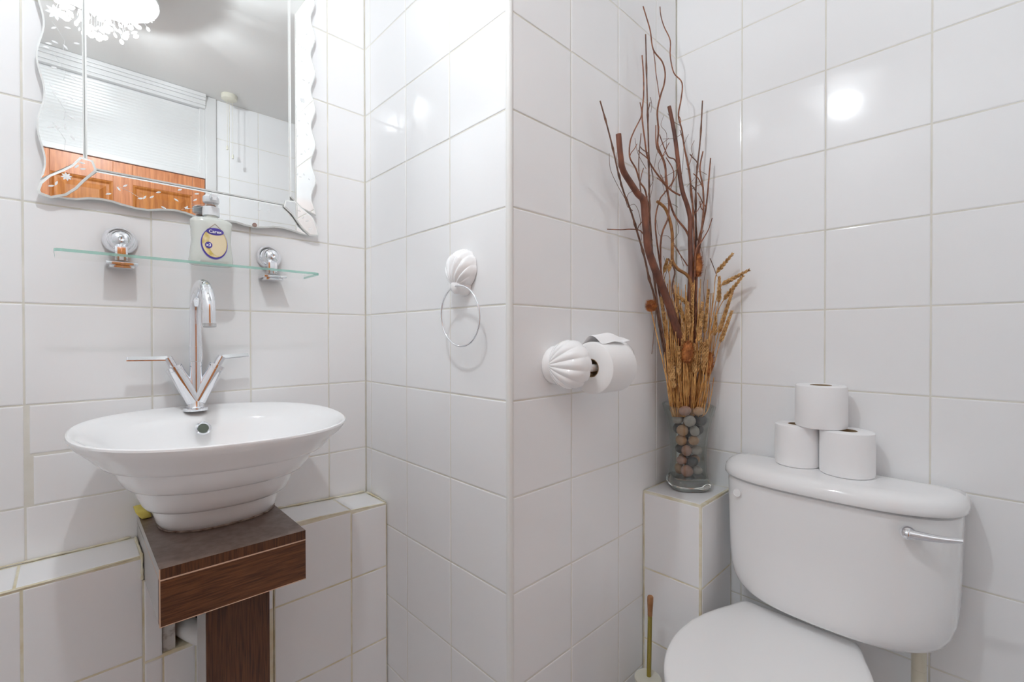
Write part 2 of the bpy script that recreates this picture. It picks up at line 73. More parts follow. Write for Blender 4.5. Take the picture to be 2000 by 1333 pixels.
  'straw': [[[0.6477,-0.7152,0.9009],[0.6276,-0.7217,0.96],[0.6356,-0.7174,1.0738]],[[0.6386,-0.7238,0.903],[0.6393,-0.7224,0.9735],[0.64,-0.7173,1.1027]],[[0.632,-0.6932,0.9],[0.6032,-0.6985,1.0466],[0.595,-0.6956,1.2467]],[[0.6509,-0.7094,0.8998],[0.6386,-0.7298,1.0373],[0.6453,-0.7345,1.2292]],[[0.619,-0.6807,0.9001],[0.5836,-0.6878,0.9431],[0.5791,-0.6793,1.0389]],[[0.6033,-0.709,0.9055],[0.6178,-0.7109,0.9823],[0.6172,-0.7198,1.1191]],[[0.615,-0.7061,0.9037],[0.5971,-0.7164,1.0539],[0.614,-0.7137,1.2593]],[[0.6314,-0.6966,0.9005],[0.5991,-0.7005,0.9329],[0.6091,-0.6887,1.0178]],[[0.6366,-0.7196,0.9027],[0.6394,-0.7229,0.9314],[0.6153,-0.735,1.0209]],[[0.6144,-0.7074,0.9039],[0.6255,-0.7113,0.9203],[0.6252,-0.7217,0.9971]],[[0.6207,-0.7076,0.9032],[0.6293,-0.7152,1.024],[0.6413,-0.717,1.2036]],[[0.6225,-0.7254,0.9052],[0.6174,-0.7302,1.0057],[0.6266,-0.7232,1.163]],[[0.6212,-0.6944,0.9015],[0.6144,-0.7009,0.9246],[0.59,-0.7116,1.0071]],[[0.6071,-0.703,0.9043],[0.6004,-0.7032,0.9787],[0.6177,-0.6949,1.1101]],[[0.6486,-0.7259,0.9021],[0.6509,-0.7365,1.0269],[0.652,-0.7438,1.2088]],[[0.6348,-0.6959,0.9],[0.6195,-0.7048,0.9552],[0.5982,-0.7154,1.0671]],[[0.6393,-0.7415,0.9051],[0.6489,-0.7413,0.988],[0.6425,-0.7474,1.1303]],[[0.6386,-0.7189,0.9024],[0.6425,-0.7333,0.9981],[0.6601,-0.7392,1.1508]],[[0.6,-0.7067,0.9056],[0.5913,-0.6992,0.9437],[0.5996,-0.6864,1.0387]],[[0.6444,-0.7297,0.903],[0.6374,-0.7367,0.93],[0.6473,-0.7348,1.0127]],[[0.6202,-0.6837,0.9003],[0.6064,-0.6908,0.9808],[0.5907,-0.7016,1.1176]],[[0.6174,-0.7315,0.9065],[0.6218,-0.7421,1.0724],[0.6634,-0.7337,1.299]],[[0.6296,-0.7417,0.9063],[0.6451,-0.7509,1.041],[0.6664,-0.7491,1.2354]],[[0.6556,-0.7369,0.9026],[0.6701,-0.7482,1.0509],[0.6848,-0.7545,1.2586]],[[0.6177,-0.6807,0.9002],[0.5802,-0.682,1.0153],[0.5649,-0.6803,1.1832]],[[0.5988,-0.6925,0.904],[0.5888,-0.6862,1.0066],[0.5913,-0.6813,1.167]],[[0.5974,-0.6859,0.9033],[0.5657,-0.6848,0.9695],[0.5686,-0.6722,1.0893]],[[0.6012,-0.7031,0.905],[0.5976,-0.6962,0.9874],[0.6015,-0.6848,1.1284]],[[0.6094,-0.709,0.9047],[0.6006,-0.7061,0.9584],[0.595,-0.7002,1.0694]],[[0.6098,-0.683,0.9015],[0.5769,-0.693,1.0566],[0.5935,-0.68,1.2659]],[[0.662,-0.7232,0.9001],[0.6622,-0.7398,1.0704],[0.6559,-0.7572,1.2949]],[[0.6019,-0.6991,0.9044],[0.5953,-0.708,1.0578],[0.6036,-0.7044,1.2676]],[[0.6121,-0.7061,0.904],[0.6123,-0.7017,1.0377],[0.6179,-0.6948,1.2309]],[[0.6493,-0.732,0.9027],[0.6413,-0.7547,0.9733],[0.6603,-0.7592,1.0975]],[[0.646,-0.7101,0.9004],[0.6417,-0.7156,0.9549],[0.642,-0.7149,1.0672]],[[0.6701,-0.728,0.8997],[0.6589,-0.7529,0.9985],[0.6661,-0.7662,1.1509]],[[0.6345,-0.7023,0.9009],[0.6211,-0.7013,1.0],[0.6103,-0.7004,1.1561]],[[0.6586,-0.7323,0.9016],[0.6615,-0.7399,1.0506],[0.6633,-0.7431,1.2573]],[[0.6297,-0.7094,0.9023],[0.612,-0.7297,1.0713],[0.6293,-0.7312,1.2941]],[[0.6174,-0.7143,0.9044],[0.62,-0.7075,0.9231],[0.6043,-0.7128,1.003]],[[0.6147,-0.6873,0.9014],[0.6006,-0.6772,1.0426],[0.5641,-0.6836,1.2395]],[[0.6255,-0.7006,0.9018],[0.6022,-0.7107,1.0264],[0.6234,-0.7016,1.2059]],[[0.6037,-0.6998,0.9043],[0.6088,-0.703,0.9677],[0.6295,-0.7011,1.0892]],[[0.6152,-0.6775,0.9001],[0.5818,-0.6829,0.9512],[0.5814,-0.68,1.0555]],[[0.6009,-0.7111,0.906],[0.6033,-0.6997,1.0607],[0.6174,-0.6898,1.2769]],[[0.6263,-0.6891,0.9002],[0.6073,-0.692,1.0673],[0.6036,-0.6887,1.2899]],[[0.6095,-0.6795,0.9011],[0.5916,-0.6892,1.0698],[0.592,-0.6884,1.2931]],[[0.5834,-0.6955,0.9062],[0.5778,-0.6811,0.9772],[0.5855,-0.6687,1.1072]],[[0.5925,-0.6848,0.9038],[0.5853,-0.6775,0.9889],[0.5706,-0.6788,1.1323]],[[0.639,-0.7438,0.9054],[0.6649,-0.7465,1.0256],[0.6673,-0.7512,1.2069]],[[0.6067,-0.6842,0.902],[0.6041,-0.684,0.9502],[0.5977,-0.6823,1.0572]],[[0.6091,-0.6827,0.9015],[0.6028,-0.6788,1.0056],[0.6023,-0.6761,1.1683]],[[0.622,-0.6871,0.9005],[0.5976,-0.691,1.0297],[0.5829,-0.6912,1.213]],[[0.6192,-0.721,0.905],[0.6256,-0.7265,0.9325],[0.6215,-0.7334,1.0189]],[[0.6277,-0.726,0.9046],[0.6455,-0.7309,0.9214],[0.65,-0.7401,0.9987]],[[0.6114,-0.6859,0.9016],[0.5805,-0.6866,1.0656],[0.594,-0.6677,1.286]],[[0.6601,-0.7211,0.9001],[0.649,-0.7269,0.985],[0.6243,-0.7372,1.1266]],[[0.657,-0.7391,0.9027],[0.6595,-0.7485,0.977],[0.6765,-0.7465,1.1087]],[[0.6468,-0.7108,0.9004],[0.6306,-0.7291,0.9433],[0.6281,-0.7344,1.0406]],[[0.6371,-0.7027,0.9006],[0.6273,-0.7158,0.9243],[0.6295,-0.724,1.0042]],[[0.6047,-0.7169,0.9063],[0.6191,-0.7175,1.0051],[0.6243,-0.724,1.1636]],[[0.6176,-0.6803,0.9002],[0.5713,-0.6937,0.9477],[0.5778,-0.6794,1.0445]],[[0.6356,-0.7067,0.9013],[0.6256,-0.7121,0.9332],[0.615,-0.7148,1.0227]],[[0.6224,-0.7015,0.9022],[0.614,-0.6992,0.9542],[0.595,-0.7086,1.0651]],[[0.6619,-0.728,0.9007],[0.6375,-0.75,0.978],[0.6713,-0.7427,1.1067]],[[0.5896,-0.7003,0.9061],[0.6078,-0.6899,1.0594],[0.6063,-0.6923,1.2743]],[[0.6256,-0.7294,0.9053],[0.6425,-0.7332,0.9367],[0.6407,-0.7371,1.0285]],[[0.6383,-0.7149,0.902],[0.6435,-0.7161,1.045],[0.6332,-0.7214,1.2463]],[[0.6056,-0.7202,0.9066],[0.6072,-0.7202,0.9644],[0.615,-0.7206,1.08]],[[0.6419,-0.7209,0.9023],[0.6369,-0.7378,0.99],[0.6484,-0.7439,1.1331]],[[0.6176,-0.6971,0.9023],[0.5951,-0.6961,1.0635],[0.5883,-0.6939,1.2795]],[[0.6052,-0.7051,0.9048],[0.616,-0.6929,0.9245],[0.5949,-0.7008,1.008]],[[0.6413,-0.7467,0.9055],[0.6536,-0.7615,0.9331],[0.6805,-0.7645,1.0169]],[[0.6084,-0.7225,0.9065],[0.6171,-0.7169,0.9323],[0.6346,-0.7066,1.0165]],[[0.6034,-0.7136,0.906],[0.6012,-0.7182,1.0481],[0.6226,-0.7113,1.2485]],[[0.5928,-0.6931,0.9048],[0.5939,-0.6859,0.9648],[0.5993,-0.6821,1.0841]],[[0.5982,-0.7084,0.906],[0.6187,-0.699,1.032],[0.6008,-0.7091,1.2188]],[[0.5957,-0.7023,0.9056],[0.5875,-0.7032,1.0664],[0.6043,-0.6948,1.2855]],[[0.6286,-0.7048,0.9019],[0.6289,-0.7148,0.9902],[0.6118,-0.7303,1.1356]],[[0.6035,-0.695,0.9037],[0.5868,-0.6891,1.0711],[0.5935,-0.6732,1.2969]],[[0.6228,-0.7228,0.9048],[0.6472,-0.722,0.9702],[0.6262,-0.7381,1.0983]],[[0.6489,-0.7433,0.9042],[0.65,-0.7663,1.0258],[0.6632,-0.7737,1.2023]],[[0.6594,-0.7283,0.9011],[0.6557,-0.7346,0.9981],[0.6565,-0.7336,1.1525]],[[0.6239,-0.7242,0.9049],[0.6246,-0.736,1.0595],[0.6372,-0.741,1.2707]],[[0.6342,-0.7469,0.9064],[0.6721,-0.7486,0.9201],[0.6801,-0.7537,0.9968]],[[0.6003,-0.6984,0.9045],[0.5886,-0.6982,1.0165],[0.5956,-0.6868,1.1854]],[[0.6247,-0.7173,0.9039],[0.6238,-0.7142,1.0152],[0.6203,-0.715,1.185]],[[0.6447,-0.7457,0.905],[0.6454,-0.7528,0.9254],[0.6692,-0.7457,1.0009]],[[0.6082,-0.7193,0.9061],[0.6276,-0.7182,1.0186],[0.6271,-0.7217,1.1917]],[[0.6462,-0.7213,0.9018],[0.6444,-0.7329,0.9484],[0.646,-0.7423,1.0523]],[[0.6134,-0.6774,0.9003],[0.5876,-0.6748,0.9631],[0.572,-0.6686,1.082]],[[0.6392,-0.75,0.9062],[0.6743,-0.7495,0.9873],[0.6561,-0.7655,1.1316]],[[0.6038,-0.678,0.9016],[0.5799,-0.6759,1.0303],[0.5721,-0.6693,1.2145]],[[0.5996,-0.6846,0.9029],[0.5928,-0.6888,1.0407],[0.5983,-0.6827,1.2358]],[[0.6722,-0.7329,0.9001],[0.663,-0.7534,0.9651],[0.6719,-0.7629,1.0848]],[[0.6264,-0.7211,0.9042],[0.647,-0.721,0.9286],[0.6238,-0.7334,1.0168]],[[0.6042,-0.7152,0.9061],[0.623,-0.7145,0.935],[0.6176,-0.7268,1.0257]],[[0.6536,-0.7355,0.9026],[0.6422,-0.7606,1.0529],[0.6802,-0.7621,1.2583]],[[0.629,-0.7042,0.9018],[0.6092,-0.7142,1.0328],[0.6251,-0.7034,1.2192]],[[0.6077,-0.7176,0.906],[0.6036,-0.7191,1.0646],[0.6323,-0.7024,1.2835]],[[0.6608,-0.7266,0.9007],[0.659,-0.7424,0.9202],[0.6447,-0.762,0.9987]],[[0.6049,-0.6799,0.9017],[0.5735,-0.6839,1.0468],[0.5679,-0.6775,1.2452]],[[0.596,-0.6955,0.9047],[0.6135,-0.6907,0.9912],[0.5953,-0.6986,1.1391]],[[0.6147,-0.7068,0.9038],[0.5953,-0.7155,1.0181],[0.6079,-0.7066,1.187]],[[0.6248,-0.6917,0.9007],[0.606,-0.7025,0.9883],[0.6249,-0.6963,1.1304]],[[0.6386,-0.7314,0.904],[0.6341,-0.7446,1.0095],[0.6478,-0.7419,1.1709]],[[0.6146,-0.6756,0.9],[0.5876,-0.6757,1.0134],[0.5706,-0.6749,1.1815]],[[0.6442,-0.7426,0.9047],[0.6422,-0.7593,1.0176],[0.6518,-0.7693,1.1856]],[[0.6294,-0.693,0.9003],[0.6137,-0.7077,1.0489],[0.6171,-0.7129,1.2517]],[[0.6167,-0.7071,0.9036],[0.5978,-0.7121,0.9294],[0.6102,-0.7001,1.0084]],[[0.6272,-0.7117,0.9029],[0.6315,-0.7067,0.9833],[0.6189,-0.7068,1.1238]],[[0.6117,-0.687,0.9017],[0.5785,-0.6914,0.9223],[0.5923,-0.6786,0.9943]],[[0.6415,-0.7353,0.9041],[0.6559,-0.7393,0.9743],[0.6383,-0.7517,1.1048]],[[0.6359,-0.7026,0.9007],[0.6263,-0.7018,0.9296],[0.6088,-0.7088,1.0178]],[[0.5949,-0.6829,0.9033],[0.5739,-0.6898,1.0695],[0.5801,-0.6797,1.291]],[[0.5973,-0.6917,0.9041],[0.6005,-0.6849,0.9589],[0.6053,-0.6831,1.0735]],[[0.5996,-0.6856,0.903],[0.5745,-0.6799,1.0257],[0.5675,-0.6749,1.2038]],[[0.6129,-0.6795,0.9007],[0.5824,-0.6932,0.9738],[0.5961,-0.683,1.099]],[[0.579,-0.6902,0.9061],[0.5813,-0.6783,0.9541],[0.583,-0.6668,1.0618]],[[0.6265,-0.6908,0.9004],[0.6019,-0.693,0.9232],[0.5928,-0.687,1.0015]]],
}
LEAVES = {"left":[[-0.6654,1.7484,40],[-0.6457,1.7576,10],[-0.6284,1.7625,80],[-0.6727,1.7139,5],[-0.6763,1.7053,0],[-0.6641,1.7207,-10],[-0.6489,1.7173,-50],[-0.6324,1.7318,15],[-0.6381,1.6602,-50],[-0.6697,1.6328,-60],[-0.664,1.6198,-20],[-0.6421,1.6176,-30],[-0.6518,1.6059,20],[-0.6408,1.5789,-30],[-0.6716,1.5496,20],[-0.6608,1.552,70],[-0.6499,1.5565,80],[-0.6396,1.5381,-60],[-0.6659,1.6695,10]],"bottom":[[-0.5693,1.4507,-50],[-0.5857,1.4362,20],[-0.5583,1.4597,40],[-0.5328,1.4377,20],[-0.5257,1.4414,60],[-0.5132,1.4451,40],[-0.4924,1.4255,-20],[-0.5014,1.4579,20],[-0.4689,1.4475,-30],[-0.4621,1.4724,30],[-0.4497,1.4338,60],[-0.4297,1.47,15],[-0.4328,1.455,40],[-0.4497,1.4327,-10],[-0.296,1.4587,35],[-0.2732,1.4605,35]],"right":[[-0.2038,1.9869,-60],[-0.1839,1.9827,10],[-0.1773,1.9582,70],[-0.1988,1.9211,30],[-0.1802,1.9155,80],[-0.1911,1.8792,0],[-0.2006,1.8316,-50],[-0.186,1.8304,-20],[-0.1712,1.8292,60],[-0.1835,1.8038,70],[-0.2049,1.7522,-50],[-0.1824,1.7393,-60],[-0.1985,1.7161,20],[-0.1744,1.717,-40],[-0.1786,1.6852,-50],[-0.2027,1.6737,60],[-0.1829,1.6382,-60],[-0.1923,1.6287,20],[-0.1734,1.6479,50],[-0.2032,1.571,50],[-0.1859,1.5753,-60],[-0.1724,1.5647,-50],[-0.1953,1.5661,10]],"cl":[[-0.6709,1.4329,20],[-0.6637,1.4397,70],[-0.6263,1.49,0],[-0.6339,1.4808,50],[-0.6248,1.4779,15]],"cr":[[-0.1905,1.457,60],[-0.1798,1.4492,20],[-0.1997,1.4731,-20],[-0.1717,1.4297,10]]}
STARS = [[-0.663,1.7798,0.0155],[-0.649,1.4564,0.0085],[-0.1889,1.7742,0.008],[-0.1883,1.9189,0.006]]
# ------------------------------------------------------------ materials
MATS = {}
def mat(name, color=(0.8, 0.8, 0.8), rough=0.5, metal=0.0, spec=0.5, bump=None, emis=None, coat=0.0, trans=0.0, ior=1.45):
    if name in MATS: return MATS[name]
    m = bpy.data.materials.new(name); m.use_nodes = True
    nt = m.node_tree; b = nt.nodes['Principled BSDF']
    b.inputs['Base Color'].default_value = (*color, 1)
    b.inputs['Roughness'].default_value = rough
    b.inputs['Metallic'].default_value = metal
    b.inputs['Specular IOR Level'].default_value = spec
    b.inputs['Coat Weight'].default_value = coat
    b.inputs['Transmission Weight'].default_value = trans
    b.inputs['IOR'].default_value = ior
    if emis:
        b.inputs['Emission Color'].default_value = (*emis[0], 1)
        b.inputs['Emission Strength'].default_value = emis[1]
    if bump:                       # (scale, distance, strength)
        tc = nt.nodes.new('ShaderNodeTexCoord'); n = nt.nodes.new('ShaderNodeTexNoise')
        n.inputs['Scale'].default_value = bump[0]; n.inputs['Detail'].default_value = bump[3] if len(bump) > 3 else 2
        bp = nt.nodes.new('ShaderNodeBump'); bp.inputs['Distance'].default_value = bump[1]; bp.inputs['Strength'].default_value = bump[2]
        nt.links.new(tc.outputs['Object'], n.inputs['Vector']); nt.links.new(n.outputs['Fac'], bp.inputs['Height'])
        nt.links.new(bp.outputs['Normal'], b.inputs['Normal'])
    MATS[name] = m
    return m

def noise_mat(name, c1, c2, scale, stretch=(1, 1, 1), rough=0.5, detail=6, spec=0.5, bump=0.0, lo=0.35, hi=0.65, coat=0.0, distort=0.0):
    """two colours mixed by a stretched noise"""
    m = bpy.data.materials.new(name); m.use_nodes = True
    nt = m.node_tree; b = nt.nodes['Principled BSDF']
    tc = nt.nodes.new('ShaderNodeTexCoord'); mp = nt.nodes.new('ShaderNodeMapping'); n = nt.nodes.new('ShaderNodeTexNoise'); r = nt.nodes.new('ShaderNodeValToRGB')
    mp.inputs['Scale'].default_value = stretch
    n.inputs['Scale'].default_value = scale; n.inputs['Detail'].default_value = detail; n.inputs['Distortion'].default_value = distort
    r.color_ramp.elements[0].position = lo; r.color_ramp.elements[1].position = hi
    r.color_ramp.elements[0].color = (*c1, 1); r.color_ramp.elements[1].color = (*c2, 1)
    L = nt.links.new
    L(tc.outputs['Object'], mp.inputs['Vector']); L(mp.outputs['Vector'], n.inputs['Vector']); L(n.outputs['Fac'], r.inputs['Fac']); L(r.outputs['Color'], b.inputs['Base Color'])
    b.inputs['Roughness'].default_value = rough; b.inputs['Specular IOR Level'].default_value = spec; b.inputs['Coat Weight'].default_value = coat
    if bump:
        bp = nt.nodes.new('ShaderNodeBump'); bp.inputs['Distance'].default_value = bump; bp.inputs['Strength'].default_value = 0.6
        L(n.outputs['Fac'], bp.inputs['Height']); L(bp.outputs['Normal'], b.inputs['Normal'])
    MATS[name] = m
    return m

def thin_glass(name, tint, gloss=1.0, refl=1.0, graz=None, edge=0.0, edgecol=(0.3, 0.7, 0.6)):
    """pane of glass: lets light straight through, mirrors a little by Fresnel"""
    m = bpy.data.materials.new(name); m.use_nodes = True
    nt = m.node_tree; nt.nodes.clear(); L = nt.links.new
    out = nt.nodes.new('ShaderNodeOutputMaterial'); t = nt.nodes.new('ShaderNodeBsdfTransparent'); g = nt.nodes.new('ShaderNodeBsdfGlossy')
    lw_ = nt.nodes.new('ShaderNodeLayerWeight'); pw = nt.nodes.new('ShaderNodeMath'); pw.operation = 'POWER'; pw.inputs[1].default_value = 4.0
    ma = nt.nodes.new('ShaderNodeMath'); ma.operation = 'MULTIPLY_ADD'; ma.inputs[1].default_value = 0.8 * refl; ma.inputs[2].default_value = 0.05 * refl
    L(lw_.outputs['Facing'], pw.inputs[0]); L(pw.outputs[0], ma.inputs[0]); mx = nt.nodes.new('ShaderNodeMixShader')
    t.inputs[0].default_value = (*tint, 1); g.inputs['Roughness'].default_value = 0.03; g.inputs['Color'].default_value = (gloss, gloss, gloss, 1)
    L(ma.outputs[0], mx.inputs[0]); L(t.outputs[0], mx.inputs[1]); L(g.outputs[0], mx.inputs[2])
    if graz:                       # seen edge on, more glass lies in the way
        mc = nt.nodes.new('ShaderNodeMix'); mc.data_type = 'RGBA'; p2 = nt.nodes.new('ShaderNodeMath'); p2.operation = 'POWER'; p2.inputs[1].default_value = 2.5
        mc.inputs[6].default_value = (*tint, 1); mc.inputs[7].default_value = (*graz, 1)
        L(lw_.outputs['Facing'], p2.inputs[0]); L(p2.outputs[0], mc.inputs[0]); L(mc.outputs[2], t.inputs[0])
    last = mx
    if edge:
        d = nt.nodes.new('ShaderNodeBsdfDiffuse'); d.inputs[0].default_value = (*edgecol, 1)
        m2 = nt.nodes.new('ShaderNodeMixShader'); m2.inputs[0].default_value = edge
        L(mx.outputs[0], m2.inputs[1]); L(d.outputs[0], m2.inputs[2]); last = m2
    L(last.outputs[0], out.inputs['Surface'])
    MATS[name] = m
    return m

M_TILE = mat('white_glazed_tile', (0.885, 0.887, 0.892), 0.09, spec=0.5, bump=(9.0, 0.0016, 0.55, 1))
M_GROUT = noise_mat('beige_grout', (0.70, 0.68, 0.60), (0.80, 0.78, 0.72), 14, rough=0.85)
M_GROUTY = noise_mat('yellowed_grout', (0.68, 0.60, 0.40), (0.84, 0.82, 0.70), 22, rough=0.85)
M_TRIM = mat('white_plastic_trim', (0.80, 0.80, 0.78), 0.3)
M_CEIL = mat('ceiling_paint', (0.72, 0.715, 0.70), 0.9)
M_PAINT = mat('white_gloss_paint', (0.73, 0.73, 0.725), 0.35)
M_FLOOR = noise_mat('grey_floor_vinyl', (0.62, 0.62, 0.63), (0.72, 0.72, 0.73), 8, rough=0.4)
M_CERAM = mat('white_ceramic', (0.93, 0.932, 0.936), 0.06, spec=0.55, coat=0.3)
M_PLASTIC = mat('white_seat_plastic', (0.94, 0.94, 0.94), 0.18)
M_CHROME = mat('chrome', (0.86, 0.87, 0.90), 0.04, metal=1)
M_MIRROR = mat('mirror_silver', (0.93, 0.94, 0.935), 0.0, metal=1)
M_BEVEL = mat('ground_glass_edge', (0.86, 0.88, 0.86), 0.2, metal=0.12)
M_BACK = mat('mirror_backing', (0.45, 0.45, 0.44), 0.6)
M_FROST = mat('etched_frost', (0.86, 0.88, 0.88), 0.5)
M_WALNUT = noise_mat('walnut_veneer', (0.060, 0.019, 0.006), (0.150, 0.055, 0.019), 22, (1.0, 1, 16.0), rough=0.42, distort=0.4, detail=8)
M_WALNUTV = noise_mat('walnut_veneer_upright', (0.045, 0.014, 0.005), (0.120, 0.044, 0.016), 26, (14.0, 1, 0.6), rough=0.42, distort=0.4, detail=8)
M_WALTOP = noise_mat('walnut_top_sheen', (0.13, 0.085, 0.068), (0.20, 0.145, 0.12), 60, (1, 1, 1), rough=0.33, detail=6, spec=0.6)  # greyish reflected sheen of the top mixed into the walnut colour
M_PALEEDGE = mat('pale_veneer_edge', (0.62, 0.42, 0.30), 0.5)
M_MELAM = mat('grey_melamine', (0.46, 0.44, 0.43), 0.35)
M_PINE = noise_mat('orange_pine', (0.50, 0.165, 0.06), (0.72, 0.30, 0.13), 9, (9, 1, 0.7), rough=0.35, distort=0.5)
M_PINED = noise_mat('orange_pine_shaded', (0.42, 0.13, 0.02), (0.66, 0.26, 0.06), 9, (9, 1, 0.7), rough=0.35)  # shade of the panel recesses deepened in the wood colour
M_PAPER = mat('tissue_paper', (0.92, 0.915, 0.92), 0.95, spec=0.1, bump=(70, 0.0006, 0.5, 3))
M_EMBOSS = mat('embossed_tissue', (0.90, 0.895, 0.89), 0.95, spec=0.1, bump=(230, 0.0005, 0.5, 1))
M_CORE = mat('cardboard_core', (0.36, 0.25, 0.14), 0.9)
M_GLASS = thin_glass('clear_vase_glass', (0.965, 0.975, 0.97), refl=.85, graz=(0.68, 0.74, 0.71))
M_GLASSB = mat('thick_glass_base', (0.93, 0.97, 0.94), 0.02, trans=1.0, ior=1.45)
M_SHELF = thin_glass('shelf_glass', (0.985, 0.992, 0.988), refl=.35)
M_SHELFE = thin_glass('shelf_glass_edge', (0.42, 0.68, 0.60), 0.8, edge=0.45, edgecol=(0.50, 0.78, 0.70))
M_BRONZE = noise_mat('red_brown_bark', (0.095, 0.032, 0.020), (0.24, 0.085, 0.045), 40, (1, 1, .4), rough=0.55, bump=0.0006)
M_TWIG = noise_mat('thin_twig_bark', (0.15, 0.055, 0.030), (0.33, 0.13, 0.065), 60, rough=0.6)
M_TWIGD = noise_mat('dark_twig_bark', (0.11, 0.050, 0.032), (0.24, 0.12, 0.075), 60, rough=0.6)
M_GOLDB = noise_mat('golden_bark', (0.22, 0.085, 0.02), (0.42, 0.20, 0.06), 50, rough=0.55)
M_STRAW = noise_mat('dried_straw', (0.46, 0.20, 0.05), (0.80, 0.46, 0.16), 45, rough=0.6)
M_WHEAT = noise_mat('wheat_ear', (0.34, 0.16, 0.045), (0.74, 0.46, 0.19), 90, rough=0.7)
M_TEASEL = noise_mat('teasel_head', (0.22, 0.06, 0.015), (0.58, 0.22, 0.06), 70, rough=0.8)
M_CUT = mat('cut_wood_end', (0.62, 0.42, 0.26), 0.7)
M_BRASS = mat('olive_gold_metal', (0.40, 0.32, 0.08), 0.22, metal=0.9)
M_HWOOD = noise_mat('turned_wood_grip', (0.28, 0.12, 0.04), (0.38, 0.18, 0.07), 40, rough=0.45)
M_CREAM = mat('cream_plastic', (0.72, 0.70, 0.60), 0.35)
M_CREAMP = mat('cream_pipe', (0.66, 0.62, 0.50), 0.4)
M_YELLOW = mat('yellow_sponge', (0.80, 0.66, 0.16), 0.9, bump=(150, 0.002, 0.7))
M_SOAP = mat('milky_soap', (0.66, 0.685, 0.64), 0.14, spec=0.5)
M_BOTTLE = thin_glass('clear_plastic', (0.93, 0.95, 0.94), 0.7)
M_PUMP = mat('translucent_white_pump', (0.80, 0.82, 0.84), 0.15)
M_PURPLE = mat('label_purple_blue', (0.075, 0.055, 0.32), 0.4)
M_LILAC = mat('label_lilac', (0.40, 0.38, 0.72), 0.4)
M_LGOLD = noise_mat('label_gold', (0.62, 0.47, 0.12), (0.82, 0.70, 0.42), 90, rough=0.45)
M_LPEACH = mat('label_peach', (0.80, 0.68, 0.46), 0.45)
M_LWHITE = mat('label_white', (0.9, 0.9, 0.92), 0.45)
M_LLINE = mat('label_brown_line', (0.45, 0.28, 0.20), 0.5)
M_DARK = mat('painted_gap_shade', (0.015, 0.014, 0.013), 0.9)  # black painted in place of shade
M_PLASTER = noise_mat('stained_plaster', (0.16, 0.10, 0.07), (0.62, 0.60, 0.57), 35, rough=0.9, lo=0.35, hi=0.5)
M_CHIP = mat('silver_loss', (0.30, 0.20, 0.17), 0.7)
M_SILIC = noise_mat('old_silicone', (0.10, 0.05, 0.03), (0.36, 0.28, 0.24), 60, rough=0.5)
def crystal():
    m = bpy.data.materials.new('lit_crystal'); m.use_nodes = True
    nt = m.node_tree; nt.nodes.clear(); L = nt.links.new
    out = nt.nodes.new('ShaderNodeOutputMaterial'); t = nt.nodes.new('ShaderNodeBsdfTransparent'); e = nt.nodes.new('ShaderNodeEmission'); g = nt.nodes.new('ShaderNodeBsdfGlossy')
    t.inputs[0].default_value = (0.95, 0.95, 0.95, 1); e.inputs[0].default_value = (1, 0.99, 0.98, 1); e.inputs[1].default_value = 4.0; g.inputs['Roughness'].default_value = 0.05
    a = nt.nodes.new('ShaderNodeMixShader'); a.inputs[0].default_value = 0.30
    b = nt.nodes.new('ShaderNodeMixShader'); b.inputs[0].default_value = 0.06
    L(t.outputs[0], a.inputs[1]); L(e.outputs[0], a.inputs[2]); L(a.outputs[0], b.inputs[1]); L(g.outputs[0], b.inputs[2]); L(b.outputs[0], out.inputs['Surface'])
    return m
M_CRYSTAL = crystal()

# ------------------------------------------------------------ mesh helpers
def obj(name, bm, mats, parent=None, smooth=False, auto=None):
    me = bpy.data.meshes.new(name)
    bmesh.ops.recalc_face_normals(bm, faces=bm.faces)
    bm.to_mesh(me); bm.free()
    for m in (mats if isinstance(mats, (list, tuple)) else [mats]): me.materials.append(m)
    if smooth:
        for p in me.polygons: p.use_smooth = True
        if auto: me.set_sharp_from_angle(angle=math.radians(auto))
    o = bpy.data.objects.new(name, me); COL.objects.link(o)
    if parent is not None:
        o.parent = parent
        par = parent; loc = Vector(parent.location)
        while par.parent is not None: par = par.parent; loc = loc + par.location
        o.matrix_parent_inverse = Matrix.Identity(4)
        for v in me.vertices: v.co -= loc
    return o

def local_parent_loc(o):
    return o

def thing(name, label, cat, loc, group=None):
    o = bpy.data.objects.new(name, None); COL.objects.link(o); o.location = loc; o.empty_display_size = 0.02
    o['label'] = label; o['category'] = cat
    if group: o['group'] = group
    return o

def tag(o, label, cat, group=None, kind=None):
    o['label'] = label; o['category'] = cat
    if group: o['group'] = group
    if kind: o['kind'] = kind
    return o

def recenter(o, loc):
    """put the origin of a top-level mesh at a point without moving it"""
    loc = Vector(loc)
    for v in o.data.vertices: v.co -= loc
    o.location = loc
    return o

def struct(name, bm, mats, label=None, parent=None, smooth=False, auto=None):
    o = obj(name, bm, mats, parent, smooth, auto)
    if parent is None: o['kind'] = 'structure'
    if label: o['label'] = label
    return o

def box(bm, a, b, mi=0, bev=0.0):
    n0 = len(bm.faces)
    x0, y0, z0 = a; x1, y1, z1 = b
    vs = [bm.verts.new(p) for p in ((x0, y0, z0), (x1, y0, z0), (x1, y1, z0), (x0, y1, z0), (x0, y0, z1), (x1, y0, z1), (x1, y1, z1), (x0, y1, z1))]
    fs = [bm.faces.new([vs[i] for i in q]) for q in ((0, 3, 2, 1), (4, 5, 6, 7), (0, 1, 5, 4), (1, 2, 6, 5), (2, 3, 7, 6), (3, 0, 4, 7))]
    for f in fs: f.material_index = mi
    if bev:
        es = list({e for f in fs for e in f.edges})
        r = bmesh.ops.bevel(bm, geom=es, offset=bev, segments=2, profile=0.6, affect='EDGES')
        for f in r['faces']: f.material_index = mi
    return fs

